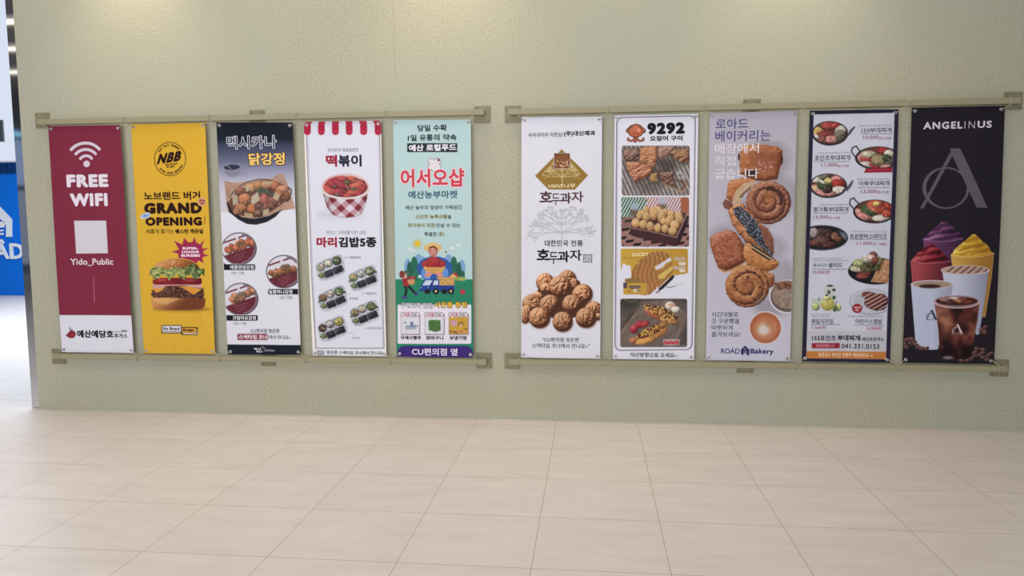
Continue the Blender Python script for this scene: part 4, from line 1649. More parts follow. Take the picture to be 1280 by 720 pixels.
b.picture('squid_logo', (781, 153, 808, 179), squid, 0.0004, 0.32)
b.text('headline', (760, 140, 9), [('9292', 440, 864, 118, 250, (28, 27, 32), 0.062), ('오징어 구이', 470, 838, 266, 327, (34, 33, 38), 0.034)])


def grill(c):
    c.view(760, 180)
    c.clip = c.clip * c.cov(c.d_rr(155, 20, 917, 580, 26))
    c.fill((146, 136, 134))
    # grill bars
    a = math.radians(24)
    t = (c.x * math.cos(a) - c.y * math.sin(a))
    s_ = (t % 44) / 44
    wob = c.noise(60, 3)
    c.put(np.clip(1 - np.abs(s_ - .5) / .20, 0, 1), (74, 64, 62), .9)
    c.put(np.clip(1 - np.abs(s_ - .1) / .10, 0, 1) * np.clip((wob - .34) * 6, 0, 1), (232, 228, 226), .95)
    c.poly([(290, 420), (560, 180), (760, 200), (560, 560), (380, 560)], (66, 50, 46), .35, 4)
    c.poly([(560, 200), (720, 150), (780, 260), (640, 330)], (52, 42, 42), .5, 3)

    def meat(pts, cols, seed, sc=26, rot=-30):
        n1, n2 = c.noise(sc, seed, 4, 2.6, rot), c.noise(11, seed + 4)
        d = c.d_poly(pts) + (n2 - .5) * 22
        e_ = np.clip(-d / 60, 0, 1)
        h = np.sqrt(np.clip(1 - (1 - e_) ** 2, 0, 1)) * 34 + n1 * 34
        c.put(c.cov(d - 14, 3), (40, 30, 28), .45)
        c.relief(d, h, cols, gain=1.3, bias=(n1 - .5) * .7 - .05)
        c.put(c.cov(d) * np.clip((n2 - .64) * 6, 0, 1), (226, 186, 156), .55)

    meat([(180, 70), (300, 55), (360, 90), (350, 170), (280, 210), (200, 180), (165, 120)], [(74, 48, 44), (132, 92, 82), (178, 142, 130)], 3)
    meat([(350, 60), (430, 25), (560, 25), (560, 160), (520, 260), (400, 330), (330, 240), (360, 130)], [(128, 66, 40), (178, 108, 68), (212, 160, 122)], 12)
    meat([(190, 200), (330, 200), (480, 260), (500, 310), (420, 380), (300, 420), (240, 340), (210, 260)], [(122, 54, 38), (182, 108, 74), (216, 164, 128)], 22)
    meat([(560, 25), (740, 25), (740, 90), (660, 140), (590, 180), (560, 120)], [(112, 74, 66), (156, 112, 100), (190, 152, 138)], 31)
    meat([(690, 100), (760, 60), (916, 50), (916, 200), (850, 220), (760, 180)], [(86, 52, 38), (146, 92, 64), (190, 150, 110)], 44)
    meat([(480, 330), (560, 320), (560, 430), (490, 430), (465, 390)], [(110, 72, 34), (166, 120, 66), (204, 166, 104)], 51)
    meat([(580, 320), (740, 310), (740, 420), (760, 480), (680, 460), (590, 410)], [(78, 44, 40), (128, 80, 70), (172, 132, 118)], 61)
    c.line([(600, 430), (700, 480), (800, 530), (860, 510), (880, 450), (850, 400)], 22, (150, 112, 96), .9)
    c.line([(640, 470), (740, 510), (820, 540), (870, 510)], 10, (196, 166, 140), .8)
    c.line([(730, 400), (820, 420), (860, 470), (830, 510)], 26, (112, 78, 68), .85)
    for (x, y, r) in ((820, 350, 36), (800, 320, 18), (860, 380, 20)):
        c.ring(x, y, r, r * .8, 8, (196, 190, 188))


b.picture('grilled_squid_picture', (776.5, 181.5, 862.5, 245), grill, 0.0004, 0.36)


def snackbox(c):
    c.view(760, 240)
    c.clip = c.clip * c.cov(c.d_rr(150, 60, 910, 612, 26))
    c.fill((150, 120, 116))
    a = math.radians(-28)
    t = c.x * math.cos(a) - c.y * math.sin(a)
    st = np.clip((np.abs(((t % 30) / 30) - .5) - .18) * 12, 0, 1)
    c.put(c.cov(c.d_poly([(100, 0), (440, 0), (430, 250), (100, 300)])), mix((36, 108, 84), (206, 206, 206), 1 - st))
    c.put(c.cov(c.d_poly([(440, 0), (830, 0), (810, 250), (420, 260)])), mix((172, 118, 128), (214, 200, 204), st))
    c.poly([(815, 40), (930, 40), (930, 260), (830, 240)], (176, 100, 66))
    for (x, y) in ((300, 170), (615, 110)):
        c.put(c.cov(c.d_ell(x, y, 46, 50) + (c.noise(14, x) - .5) * 50), (178, 184, 206), .8)
        c.rr(x - 50, y + 30, x + 40, y + 100, 10, (112, 84, 70), .8, 2)
    # table with a dark block pattern
    tbl = c.cov(c.d_poly([(100, 300), (330, 270), (920, 230), (930, 640), (100, 640)]), 1.0)
    c.put(tbl, (164, 118, 112))
    sx, sy = c.x + .35 * c.y, c.y + .12 * c.x
    blk = ((np.floor(sx / 96) + np.floor(sy / 46)) % 2 == 0) & ((sx % 96) > 12) & ((sy % 46) > 14)
    c.put(tbl * blk, (36, 26, 30), .95)
    c.poly([(145, 290), (330, 280), (250, 400), (150, 420)], (120, 88, 84), .35, 2)
    # box
    c.poly([(245, 400), (480, 440), (770, 510), (780, 600), (760, 612), (480, 550), (260, 490)], (72, 40, 44))
    c.poly([(770, 510), (885, 250), (900, 340), (800, 590), (780, 600)], (54, 30, 36))
    c.poly([(245, 402), (330, 300), (440, 200), (880, 250), (770, 508), (480, 440)], (92, 56, 44))
    B0 = (208, 166, 108)
    for (x, y, rx, ry) in [(430, 205, 40, 44), (560, 200, 44, 40), (640, 225, 38, 40), (705, 245, 40, 44), (790, 265, 46, 40), (380, 250, 52, 50), (430, 280, 44, 52), (510, 240, 46, 80), (600, 275, 48, 84), (700, 300, 46, 50), (800, 310, 46, 52),
                           (350, 270, 34, 40), (310, 350, 48, 54), (675, 330, 40, 46), (750, 370, 52, 54), (395, 365, 46, 52), (475, 385, 44, 54), (555, 400, 42, 54), (640, 410, 42, 50), (725, 440, 50, 50), (620, 330, 30, 40)]:
        c.ball(x, y, rx, ry, np.array(B0) * np.random.RandomState(x).uniform(.92, 1.06), tex=.5, ts=13, rough=.06, lo=(140, 90, 50), hi=(228, 200, 156))
    c.poly([(500, 340), (545, 310), (560, 345), (520, 380)], (66, 40, 32), .8, 1)
    c.line([(250, 404), (480, 444), (770, 512)], 12, (150, 112, 110))
    c.line([(770, 512), (885, 252)], 10, (176, 140, 140))


b.picture('egg_bread_picture', (776, 245.5, 861.5, 309), snackbox, 0.0004, 0.36)


def cookie(c):
    c.view(760, 300)
    base = c.clip
    c.clip = base * c.cov(c.d_rr(143, 97, 898, 640, 24))
    yel = mix((206, 170, 56), (198, 150, 48), (c.x - 300) / 600)
    top = 400 + 0 * c.x
    prof = np.interp(c.x, [140, 150, 165, 185, 200, 255, 262, 270, 700, 740, 760, 890, 900], [330, 335, 265, 262, 280, 290, 420, 430, 430, 390, 395, 375, 380])
    c.put(c.cov((c.y - prof) + (c.noise(22, 4) - .5) * 24 * (np.abs(c.x - 820) < 90)), yel)
    # cookies
    stripe = lambda d_: np.clip((.5 + .5 * np.sin(d_)) * 1.2 - .3, 0, 1)
    ck = lambda x0: mix((190, 132, 74), (154, 98, 46), stripe((c.x * .8 + 18 * np.sin(c.y / 50.0) + c.noise(20, 5) * 26) / 6.5))
    c.put(c.cov(c.d_poly([(330, 235), (420, 170), (520, 130), (620, 128), (690, 165), (712, 200), (620, 250), (520, 300), (430, 330)])), ck(0))
    c.poly([(525, 305), (700, 190), (715, 230), (640, 270), (620, 310), (545, 340)], (212, 208, 216))
    c.poly([(545, 350), (620, 335), (720, 250), (730, 300), (740, 340), (700, 410), (560, 545), (540, 440)], (178, 122, 66))
    c.poly([(560, 400), (720, 290), (735, 330), (650, 400), (640, 430), (570, 440)], (214, 190, 92))
    c.line([(545, 345), (630, 310), (715, 250)], 12, (176, 120, 62))
    d = c.d_poly([(262, 400), (275, 330), (320, 275), (400, 250), (470, 270), (530, 330), (560, 400), (568, 480), (540, 550), (480, 610), (420, 622), (350, 615), (380, 600), (430, 580), (432, 485), (220, 480), (190, 470), (190, 440), (262, 430)])
    c.put(c.cov(d), ck(0))
    c.poly([(190, 438), (262, 425), (330, 440), (420, 480), (215, 484)], (150, 118, 50), .8)
    c.poly([(570, 545), (730, 395), (752, 400), (730, 440), (620, 545), (575, 575)], (40, 34, 40))
    c.poly([(530, 600), (560, 560), (590, 578), (560, 600)], (150, 120, 110), .7)
    # pack at the lower left
    c.rr(172, 484, 432, 612, 3, (204, 164, 56))
    c.rr(172, 478, 214, 540, 3, (88, 70, 92))
    for (x, y, w, h, cc) in ((300, 525, 130, 20, (96, 78, 108)), (300, 545, 90, 10, (90, 76, 100)), (345, 570, 50, 16, (150, 140, 130)), (238, 575, 22, 16, (190, 110, 60))):
        c.put(c.cov(c.d_rr(x - w / 2, y - h / 2, x + w / 2, y + h / 2, 4) + (c.noise(9, 2) - .5) * 10), cc)
    c.ell(305, 568, 20, 20, (224, 220, 220))
    c.ell(305, 568, 9, 9, (206, 170, 60))
    c.line([(655, 525), (700, 535), (740, 520), (760, 515)], 10, (110, 100, 110), .8)
    c.line([(790, 500), (820, 510), (850, 490)], 5, (186, 184, 196))


b.picture('cookie_picture', (775, 310, 861, 370), cookie, 0.0004, 0.36)
b.text('cookie_lettering', (760, 300, 9), [('LUCKY', 270, 452, 142, 182, (226, 214, 176), 0.02), ('SIMPLE ALL', 175, 430, 190, 218, (176, 126, 60), 0.01)])


def hand_marks(c):
    c.view(760, 300)
    for (x, y, w, cc) in ((805, 212, 110, (150, 84, 40)), (835, 265, 66, (220, 200, 150)), (800, 312, 120, (158, 92, 44)), (835, 345, 50, (220, 200, 150))):
        pts = [(x - w / 2 + w * k / 10, y + (9 if k % 2 else -9)) for k in range(11)]
        c.line(pts, 6, cc, .9)


for box in ((841, 320, 860, 326.5), (841, 326.5, 860, 331.5), (841, 331.5, 860, 336.5), (841, 336.5, 860, 341)):
    b.picture('handwriting', box, hand_marks, 0.0007, 0.3)


def hotdogs(c):
    c.view(760, 370)
    c.clip = c.clip * c.cov(c.d_rr(138, 30, 890, 574, 26))
    nz = c.noise(34, 5, 4, 3.0, -52)
    c.fill(mix((70, 60, 56), (112, 96, 90), nz * 1.4 - .2))
    c.put(c.cov(c.d_poly([(140, 400), (400, 60), (700, 40), (890, 200), (890, 260), (760, 574), (140, 574)])), mix((104, 84, 78), (142, 122, 114), nz * 1.3 - .15))
    c.line([(150, 400), (200, 340), (320, 180)], 12, (160, 128, 92), .8)
    c.line([(760, 470), (850, 270)], 10, (160, 126, 118), .6)
    c.put(c.cov(c.d_ell(230, 80, 110, 60), 4), (46, 50, 40), .7)
    c.line([(190, 40), (260, 70), (320, 55)], 8, (138, 150, 110), .7)
    # dip and onion
    c.ball(700, 110, 62, 48, (214, 196, 180), tex=.3, rough=.05)
    c.ell(715, 100, 34, 22, (206, 150, 120), alpha=.6)
    c.ball(760, 155, 52, 40, (214, 206, 196), tex=.2, rough=.05)
    # tomatoes
    c.ball(350, 320, 60, 40, (176, 36, 50), rot=-20, tex=.2, rough=.03, hi=(226, 120, 124))
    c.ball(410, 315, 56, 34, (182, 44, 54), rot=-20, tex=.2, rough=.03, hi=(226, 130, 134))
    c.ball(290, 370, 46, 48, (184, 44, 56), tex=.2, rough=.03, hi=(226, 150, 150))
    # upper hot dog
    c.ball(600, 215, 205, 66, (186, 120, 68), rot=22, tex=.4, rough=.06, ts=30)
    c.ball(560, 225, 140, 30, (166, 84, 54), rot=20, tex=.3, rough=.04)
    c.ball(690, 270, 110, 50, (204, 148, 88), rot=15, tex=.4, rough=.06, ts=30)
    m = c.cov(c.d_ell(600, 180, 210, 60, 22))
    c.speck(m, (84, 44, 30), 16, .48, 4, .9)
    c.speck(m, (216, 176, 88), 14, .62, 14, .9)
    # lower hot dog
    c.ball(480, 440, 210, 72, (194, 132, 70), rot=-24, tex=.35, rough=.05, ts=30)
    c.ball(420, 500, 120, 38, (214, 156, 80), rot=-14, tex=.3, rough=.05, ts=30)
    c.ball(500, 390, 190, 44, (130, 66, 46), rot=-26, tex=.5, rough=.1, ts=18)
    m = c.cov(c.d_ell(490, 390, 200, 50, -25))
    c.speck(m, (216, 176, 74), 18, .52, 24, .95)
    c.speck(m, (90, 30, 28), 14, .64, 34, .8)
    c.ball(620, 320, 70, 36, (166, 116, 62), rot=-30, tex=.5, rough=.1)
    c.ball(280, 500, 40, 32, (196, 116, 80), rot=-20, tex=.3, rough=.05)
    c.line([(410, 410), (430, 440), (440, 400), (470, 430), (480, 390)], 10, (224, 196, 90), .9)
    # corner mark
    c.rr(620, 486, 806, 550, 4, (212, 196, 196), .75)
    c.line([(640, 556), (862, 556)], 5, (204, 196, 196), .7)


b.picture('hot_dog_picture', (774.5, 372.5, 860, 434.5), hotdogs, 0.0004, 0.36)
b.text('brand_lettering', (760, 370, 9), [('Isabella', 630, 802, 494, 545, (180, 40, 58), 0.05, {'shear': 0.15})])
b.text('direction_note', (760, 370, 9), [('익산방향으로 오세요~', 250, 782, 636, 690, INK, 0.014)])

# ------------------------------------------------------------------ banner: bakery
def bg8(c):
    v = (c.view(0, 0, 1).y - 140) / 310
    c.put(np.ones(v.shape), mix((168, 163, 176), (186, 184, 200), v))


b = Banner(CORNERS[7], bg8, 'lilac grey banner of pastries and two coffee cups', cords_for(7), 0.9)


def crust(c, pts, cols, seed, sc=20, rough=14, rot=0, sx=1.8):
    n1, n2 = c.noise(sc, seed, 4, sx, rot), c.noise(34, seed + 5, 2)
    d = c.d_poly(pts) + (n2 - .5) * rough * 1.4
    e = np.clip(-d / 95, 0, 1)
    h = np.sqrt(np.clip(1 - (1 - e) ** 2, 0, 1)) * 62 + n1 * 5
    c.relief(d, h, cols, gain=1.2, bias=(n1 - .5) * .75 - .12)
    return d


def swirl(c, cx, cy, R, cols, seed, turns=2.6, phase=0.0):
    u, v = (c.x - cx) / R, (c.y - cy) / (R * .96)
    r = np.hypot(u, v)
    th = np.arctan2(v, u)
    nz = c.noise(20, seed)
    ph = r * turns - th / (2 * math.pi) + phase + (nz - .5) * .22
    f = ph - np.floor(ph)
    d = (r - 1) * R + (nz - .5) * 14
    e_ = np.clip((1 - r) / .3, 0, 1)
    band = np.sqrt(np.clip(1 - (2 * f - 1) ** 2, 0, 1))
    h = np.sqrt(np.clip(1 - (1 - e_) ** 2, 0, 1)) * 46 + band * 30 * np.clip(1.2 - r * .4, 0, 1) + nz * 5
    c.relief(d, h, cols, gain=1.2, bias=(nz - .5) * .7 - .12)
    c.put(c.cov(d + 30) * np.clip(1 - np.minimum(f, 1 - f) / .09, 0, 1) * np.clip((c.noise(34, seed + 8) - .30) * 5, 0, 1), (60, 30, 24), .85)
    c.put(c.cov(d + 26) * np.clip(1 - np.abs(f - .3) / .08, 0, 1) * np.clip((c.noise(40, seed + 12) - .4) * 5, 0, 1), (232, 192, 156), .5)


def pastries(c):
    c.view(880, 175)
    # soft shade in the printed picture
    for (x, y, rx, ry) in ((690, 200, 260, 230), (760, 620, 270, 260), (520, 820, 260, 200), (220, 1120, 220, 180), (640, 1200, 260, 160), (860, 1560, 150, 230)):
        c.ell(x + 25, y + 10, rx, ry, (124, 116, 124), alpha=.42, soft=5)
    c.view(880, 220)
    # croissant behind
    crust(c, [(255, 190), (275, 60), (420, 20), (600, 30), (560, 100), (430, 240), (330, 300), (250, 240)], [(140, 72, 40), (184, 108, 62), (214, 152, 100)], 5)
    c.put(c.cov(c.d_poly([(590, 30), (440, 90), (370, 150), (330, 230), (320, 290), (360, 350), (400, 320), (420, 240), (500, 160), (570, 90)])), mix((214, 190, 158), (188, 156, 120), c.noise(16, 8, 3, 3, -40)))
    c.line([(410, 235), (440, 200), (520, 130)], 20, (108, 74, 58), .8)
    # square bun
    c.view(880, 175)
    d = crust(c, [(405, 110), (440, 60), (620, 50), (820, 70), (880, 120), (884, 230), (850, 320), (825, 440), (700, 462), (590, 455), (480, 420), (410, 380), (398, 240)], [(118, 56, 36), (176, 104, 62), (210, 150, 98)], 9, 34, 10, 20)
    m = c.cov(d + 30)
    c.put(c.cov(c.d_ell(690, 240, 150, 150), 6), (146, 72, 52), .55)
    c.speck(m * c.cov(c.d_ell(690, 300, 120, 70), 3), (220, 190, 176), 8, .66, 3, .8)
    c.put(c.cov(c.d_ell(540, 370, 60, 44) + (c.noise(14, 2) - .5) * 24), (54, 32, 32), .9)
    c.ell(393, 190, 10, 42, (52, 32, 34))
    c.ell(874, 225, 12, 50, (58, 36, 30))
    # cinnamon roll
    c.view(880, 220)
    swirl(c, 722, 298, 252, [(92, 46, 36), (150, 84, 64), (204, 150, 112)], 7, 2.5, .1)
    c.put(c.cov(np.abs(c.d_ell(740, 270, 130, 120)) - 16, 1) * (c.x > 700) * (c.y < 330), (50, 30, 28), .8)
    c.ell(735, 255, 66, 70, (190, 124, 66), alpha=.6, soft=2)
    c.ell(728, 245, 26, 24, (166, 92, 44), alpha=.8, soft=1)
    # poppy seed roll
    c.put(c.cov(c.d_poly([(205, 310), (240, 262), (300, 280), (340, 340), (290, 395), (230, 360)]) + (c.noise(12, 4) - .5) * 18), mix((120, 66, 54), (160, 96, 82), c.noise(16, 3)))
    d = crust(c, [(270, 400), (330, 340), (420, 300), (520, 400), (640, 540), (720, 600), (770, 700), (780, 860), (760, 900), (560, 780), (460, 740), (380, 640), (320, 540)], [(120, 66, 42), (190, 122, 78), (222, 170, 116)], 15, 26, 16)
    c.poly([(600, 560), (720, 590), (776, 720), (776, 860), (690, 800)], (134, 78, 62), .8, 2)
    pm = c.cov(c.d_poly([(320, 380), (400, 330), (500, 420), (600, 520), (650, 640), (680, 760), (770, 860), (770, 900), (640, 800), (560, 720), (500, 660), (440, 560), (360, 450)]) + (c.noise(20, 6) - .5) * 30)
    c.put(pm, (40, 40, 52))
    c.speck(pm, (150, 156, 176), 9, .60, 8, .95)
    # crusted bun on the left
    c.view(880, 280)
    crust(c, [(60, 150), (130, 110), (230, 68), (330, 75), (400, 150), (440, 230), (465, 320), (460, 430), (400, 470), (290, 520), (230, 540), (165, 500), (110, 380), (75, 250)], [(112, 52, 36), (168, 92, 62), (212, 150, 118)], 25, 16, 12, 20)
    c.line([(165, 505), (240, 540), (330, 510), (455, 440)], 20, (216, 166, 110), .85, soft=1)
    # cut croissant
    crust(c, [(470, 210), (520, 215), (560, 250), (640, 310), (720, 360), (800, 400), (846, 430), (830, 480), (770, 520), (700, 540), (580, 520), (480, 460), (450, 380), (440, 300)], [(150, 84, 44), (198, 128, 70), (226, 174, 112)], 35, 22, 10)
    c.put(c.cov(c.d_poly([(520, 240), (560, 225), (640, 280), (740, 350), (800, 400), (720, 410), (620, 350), (550, 300)])), mix((60, 44, 36), (204, 176, 126), np.clip(np.sin((c.y - c.x * .62) / 7.0) * .6 + .4, 0, 1)))
    # second roll
    c.view(880, 330)
    crust(c, [(560, 90), (700, 80), (780, 120), (800, 180), (790, 240), (720, 270), (640, 240)], [(130, 66, 44), (184, 114, 74), (214, 156, 108)], 41)
    swirl(c, 486, 250, 248, [(104, 54, 36), (176, 106, 62), (214, 160, 104)], 17, 2.2, .35)
    c.ell(500, 240, 80, 74, (166, 96, 62), alpha=.55, soft=3)
    for (x, y) in ((400, 130), (490, 148), (630, 260), (335, 240), (520, 340), (565, 395)):
        c.ell(x, y, 16, 13, (60, 34, 32), alpha=.85)
    # cups
    c.ell(760, 470, 200, 120, (110, 106, 114), alpha=.5, soft=6)
    c.ell(935, 366, 206, 192, (214, 208, 218))
    c.ell(937, 362, 190, 176, (112, 92, 84))
    c.ell(940, 345, 176, 156, mix((130, 102, 88), (186, 166, 152), c.noise(26, 9)))
    c.put(c.cov(c.d_ell(900, 240, 110, 44), 2), (150, 92, 66), .8)
    c.speck(c.cov(c.d_ell(890, 245, 130, 46), 1), (78, 44, 34), 12, .6, 5, .9)
    c.view(880, 375)
    c.ell(692, 310, 186, 186, (218, 206, 210))
    c.ell(690, 312, 172, 174, (186, 104, 66))
    for k, (r, cc) in enumerate(((150, (194, 118, 78)), (128, (204, 142, 104)), (108, (192, 122, 82)), (92, (212, 166, 132)), (70, (204, 182, 168)), (50, (214, 206, 204)))):
        c.ell(690 - k * 4, 318 + k * 3, r, r * .92, cc, rot=-20, alpha=.85, soft=1.2)
    c.line(arc3((600, 300), (665, 240), (740, 300)), 10, (206, 150, 112), .6, soft=1)
    c.poly([(690, 280), (720, 200), (780, 220), (760, 320)], (184, 108, 70), .5, 3)


b.picture('pastry_picture', (884, 176, 996, 432), pastries, 0.0005, 0.4)
NB = (62, 62, 118)
b.text('headline', (880, 135, 9), [('로아드', 130, 497, 120, 236, NB, 0.0), ('베이커리는', 125, 747, 252, 374, NB, 0.0)])
b.text('headline', (880, 175, 9), [('매장에서', 122, 616, 36, 152, (216, 206, 214), 0.0), ('직접', 120, 354, 182, 292, (212, 204, 214), 0.0), ('굽습니다', 122, 610, 322, 438, (216, 208, 214), 0.0)], 0.0012)
NK = (54, 54, 78)
b.text('slogan', (880, 375, 9), [('시간대별로', 82, 386, 133, 190, NK, 0.0), ('갓 구운빵을', 82, 399, 206, 264, NK, 0.0), ('따뜻하게', 82, 323, 283, 337, NK, 0.0), ('즐겨보세요!', 82, 404, 356, 414, NK, 0.0)])
b.text('bakery_logo', (880, 375, 9), [('ROÁD', 190, 400, 530, 602, (44, 46, 100), 0.008), ('Bakery', 522, 780, 546, 622, (44, 46, 100), 0.026)])


def house_logo(c):
    c.view(880, 375)
    c.poly([(412, 560), (460, 514), (512, 560), (506, 620), (480, 620), (480, 598), (444, 598), (444, 614), (418, 614)], (44, 46, 100))
    for y in (576, 592):
        c.line([(446, y), (478, y)], 6, (186, 184, 200))
    c.ell(460, 552, 12, 6, (170, 168, 190))


b.picture('house_logo', (925, 431, 938, 445), house_logo, 0.0006, 0.3)

# ------------------------------------------------------------------ banner: stew menu
PANEL = (192, 193, 208)


def bg9(c):
    c.fill((38, 36, 56))
    c.view(0, 0, 1)
    c.poly([(1016.9, 143.0), (1118.0, 141.1), (1107.2, 448.8), (1007.8, 447.8)], PANEL)
    c.poly([(1008.9, 413.3), (1108.3, 413.8), (1107.6, 439.6), (1008.1, 438.9)], (182, 180, 190))
    c.poly([(1008.1, 438.9), (1107.6, 439.6), (1107.2, 448.8), (1007.8, 447.8)], (182, 116, 60))


b = Banner(CORNERS[8], bg9, 'dark framed banner listing stews with prices and round pans of food', cords_for(8), 1.9)
INNER = [(1016.9, 143.0), (1118.0, 141.1), (1107.2, 448.8), (1007.8, 447.8)]


def pan(cx, cy, rx, ry, rot, foods, seed, handle=None, black=False, extra=None, view=(1005, 135, 9)):
    def f(c):
        c.view(0, 0, 1)
        c.clip = c.clip * c.cov(c.d_poly(INNER), .2)
        base = c.clip
        c.view(*view)
        if handle:
            c.line(handle, 15, (48, 46, 60))
            c.line(handle, 5, (120, 120, 136), .7)
        c.ell(cx, cy, rx, ry, (30, 29, 36), rot=rot)
        if black:
            c.put(c.cov(np.abs(c.d_ell(cx, cy, rx - 8, ry - 8, rot)) - 4), (96, 96, 112), .8)
        else:
            c.put(c.cov(np.abs(c.d_ell(cx, cy, rx - 6, ry - 5, rot)) - 3), (150, 146, 156), .45)
        k = .9
        c.clip = base * c.cov(c.d_ell(cx, cy - 6, rx * k, ry * k, rot))
        if not black:
            c.fill((112, 60, 52))
        for i, (x, y, a, e, ro, cc) in enumerate(foods):
            c.ball(x, y, a, e, cc, rot=ro, tex=.85, rough=.16, ts=13, seed=seed + i * 5)
        m = c.cov(c.d_ell(cx, cy, rx * .8, ry * .8, rot))
        c.speck(m, (228, 214, 190), 10, .84, seed, .7)
        c.speck(m, (40, 50, 36), 11, .86, seed + 5, .6)
        c.clip = base
        if extra:
            extra(c)
    return f


R_, G_, Y_, P_, W_, D_ = (166, 46, 46), (66, 82, 50), (206, 168, 96), (196, 136, 130), (206, 200, 186), (64, 44, 42)
b.picture('stew_picture', (1012, 150, 1070, 184), pan(290, 285, 205, 138, 0, [(180, 200, 70, 40, 0, G_), (140, 270, 80, 60, 0, Y_), (270, 200, 80, 48, 0, (170, 70, 64)), (350, 200, 60, 40, 0, R_), (420, 240, 76, 44, -20, W_), (250, 300, 110, 42, 0, (140, 52, 46)),
        (400, 300, 66, 60, 20, (120, 112, 96)), (310, 350, 90, 40, 0, P_), (170, 350, 80, 44, 0, (150, 84, 78)), (120, 330, 50, 40, 0, W_), (420, 350, 60, 40, 0, (84, 74, 62))], 11,
        handle=[(470, 330), (510, 290), (565, 215), (520, 255), (500, 300)]))
b.picture('stew_picture', (1060, 180, 1120, 222), pan(830, 565, 258, 132, 0, [(640, 570, 60, 50, 0, P_), (700, 580, 70, 36, 0, (170, 62, 60)), (720, 520, 90, 40, 0, (190, 180, 160)), (890, 475, 70, 40, 0, R_), (950, 520, 60, 50, 0, (196, 190, 172)), (690, 640, 80, 40, 0, W_),
        (830, 640, 100, 40, 0, (170, 44, 56)), (940, 600, 80, 60, 0, (92, 92, 80)), (830, 590, 80, 66, 0, (150, 134, 96)), (920, 560, 50, 40, 0, G_), (930, 660, 80, 26, 0, P_)], 23,
        handle=[(580, 560), (530, 490), (540, 450), (585, 428), (605, 460), (630, 490)],
        extra=lambda c: (c.poly([(690, 680), (1000, 672), (985, 700), (1000, 722), (668, 730), (685, 705)], (170, 34, 56)), c.line([(720, 700), (960, 692)], 6, (196, 90, 104), .7))))
V6 = (1005, 205, 9)
b.picture('stew_picture', (1011, 216, 1068, 249), pan(270, 245, 212, 138, 0, [(140, 170, 70, 45, 0, W_), (230, 145, 70, 40, 0, (110, 106, 96)), (380, 170, 80, 46, 0, P_), (380, 220, 90, 50, 0, R_), (390, 295, 90, 46, 0, W_), (130, 290, 80, 60, 0, (196, 160, 124)), (200, 330, 90, 40, 0, P_),
        (290, 330, 70, 36, 0, P_), (230, 230, 90, 70, 0, G_), (260, 290, 60, 40, 0, D_), (270, 190, 46, 34, 0, (214, 186, 120)), (200, 200, 60, 16, 30, W_)], 31,
        handle=[(470, 285), (500, 250), (546, 190), (520, 250), (480, 300)], view=V6))
b.picture('stew_picture', (1059, 246, 1117, 281), pan(790, 535, 240, 134, 0, [(600, 560, 60, 60, 0, P_), (680, 590, 100, 50, 0, (196, 128, 122)), (690, 500, 60, 50, 0, G_), (740, 540, 90, 46, 20, (70, 88, 54)), (920, 480, 110, 80, 0, (176, 56, 46)), (800, 460, 100, 60, 0, (190, 90, 64)),
        (810, 450, 40, 30, 0, (222, 184, 110)), (860, 520, 90, 50, 0, (166, 62, 48)), (870, 610, 110, 40, 0, W_), (930, 560, 60, 40, 0, (186, 70, 56)), (780, 520, 60, 20, 30, (200, 110, 80))], 43,
        handle=[(560, 510), (510, 450), (520, 400), (560, 382), (580, 415), (610, 440)], view=V6))
V7 = (1000, 270, 9)
b.picture('hamburg_steak_picture', (1009, 280, 1062, 315), pan(250, 245, 290, 142, 0, [(250, 240, 110, 70, 0, (74, 46, 46)), (200, 180, 70, 40, 0, (96, 66, 62)), (300, 180, 70, 40, 0, (70, 42, 40)), (390, 230, 44, 50, 0, (132, 82, 64)), (170, 300, 70, 40, 0, (112, 62, 54)), (320, 320, 90, 40, 0, (82, 42, 42)),
        (430, 260, 40, 30, 0, (120, 70, 50)), (240, 270, 90, 30, 0, (110, 70, 66)), (150, 190, 50, 60, 0, (166, 146, 150))], 53, black=True,
        extra=lambda c: c.poly([(440, 170), (500, 190), (530, 240), (505, 270), (460, 220)], (150, 160, 184), .7, 1.5), view=V7))


def salad(c):
    c.view(0, 0, 1)
    c.clip = c.clip * c.cov(c.d_poly(INNER), .2)
    c.view(1000, 270)
    c.ell(850, 620, 310, 150, (28, 28, 34))
    c.poly([(790, 740), (840, 640), (900, 520), (960, 480), (1020, 500), (1020, 760), (900, 750)], mix((214, 176, 136), (166, 98, 60), c.noise(16, 4) * 1.7 - .45))
    for (x, y, a, e, cc) in [(720, 640, 80, 50, (120, 54, 50)), (640, 590, 82, 40, (196, 186, 158)), (660, 530, 70, 50, (170, 170, 120)), (760, 580, 90, 50, (96, 94, 60)), (850, 560, 60, 60, (110, 112, 70)), (800, 520, 90, 60, (84, 70, 56)),
                             (750, 480, 60, 46, (200, 190, 178)), (820, 440, 50, 40, (130, 64, 66)), (790, 470, 60, 40, (206, 178, 168)), (880, 510, 50, 50, (130, 120, 76)), (840, 500, 40, 40, (140, 72, 60)), (700, 680, 70, 26, (150, 66, 56))]:
        c.ball(x, y, a, e, cc, tex=.9, rough=.25, ts=14)


b.picture('salad_picture', (1059, 313, 1113, 358), salad)


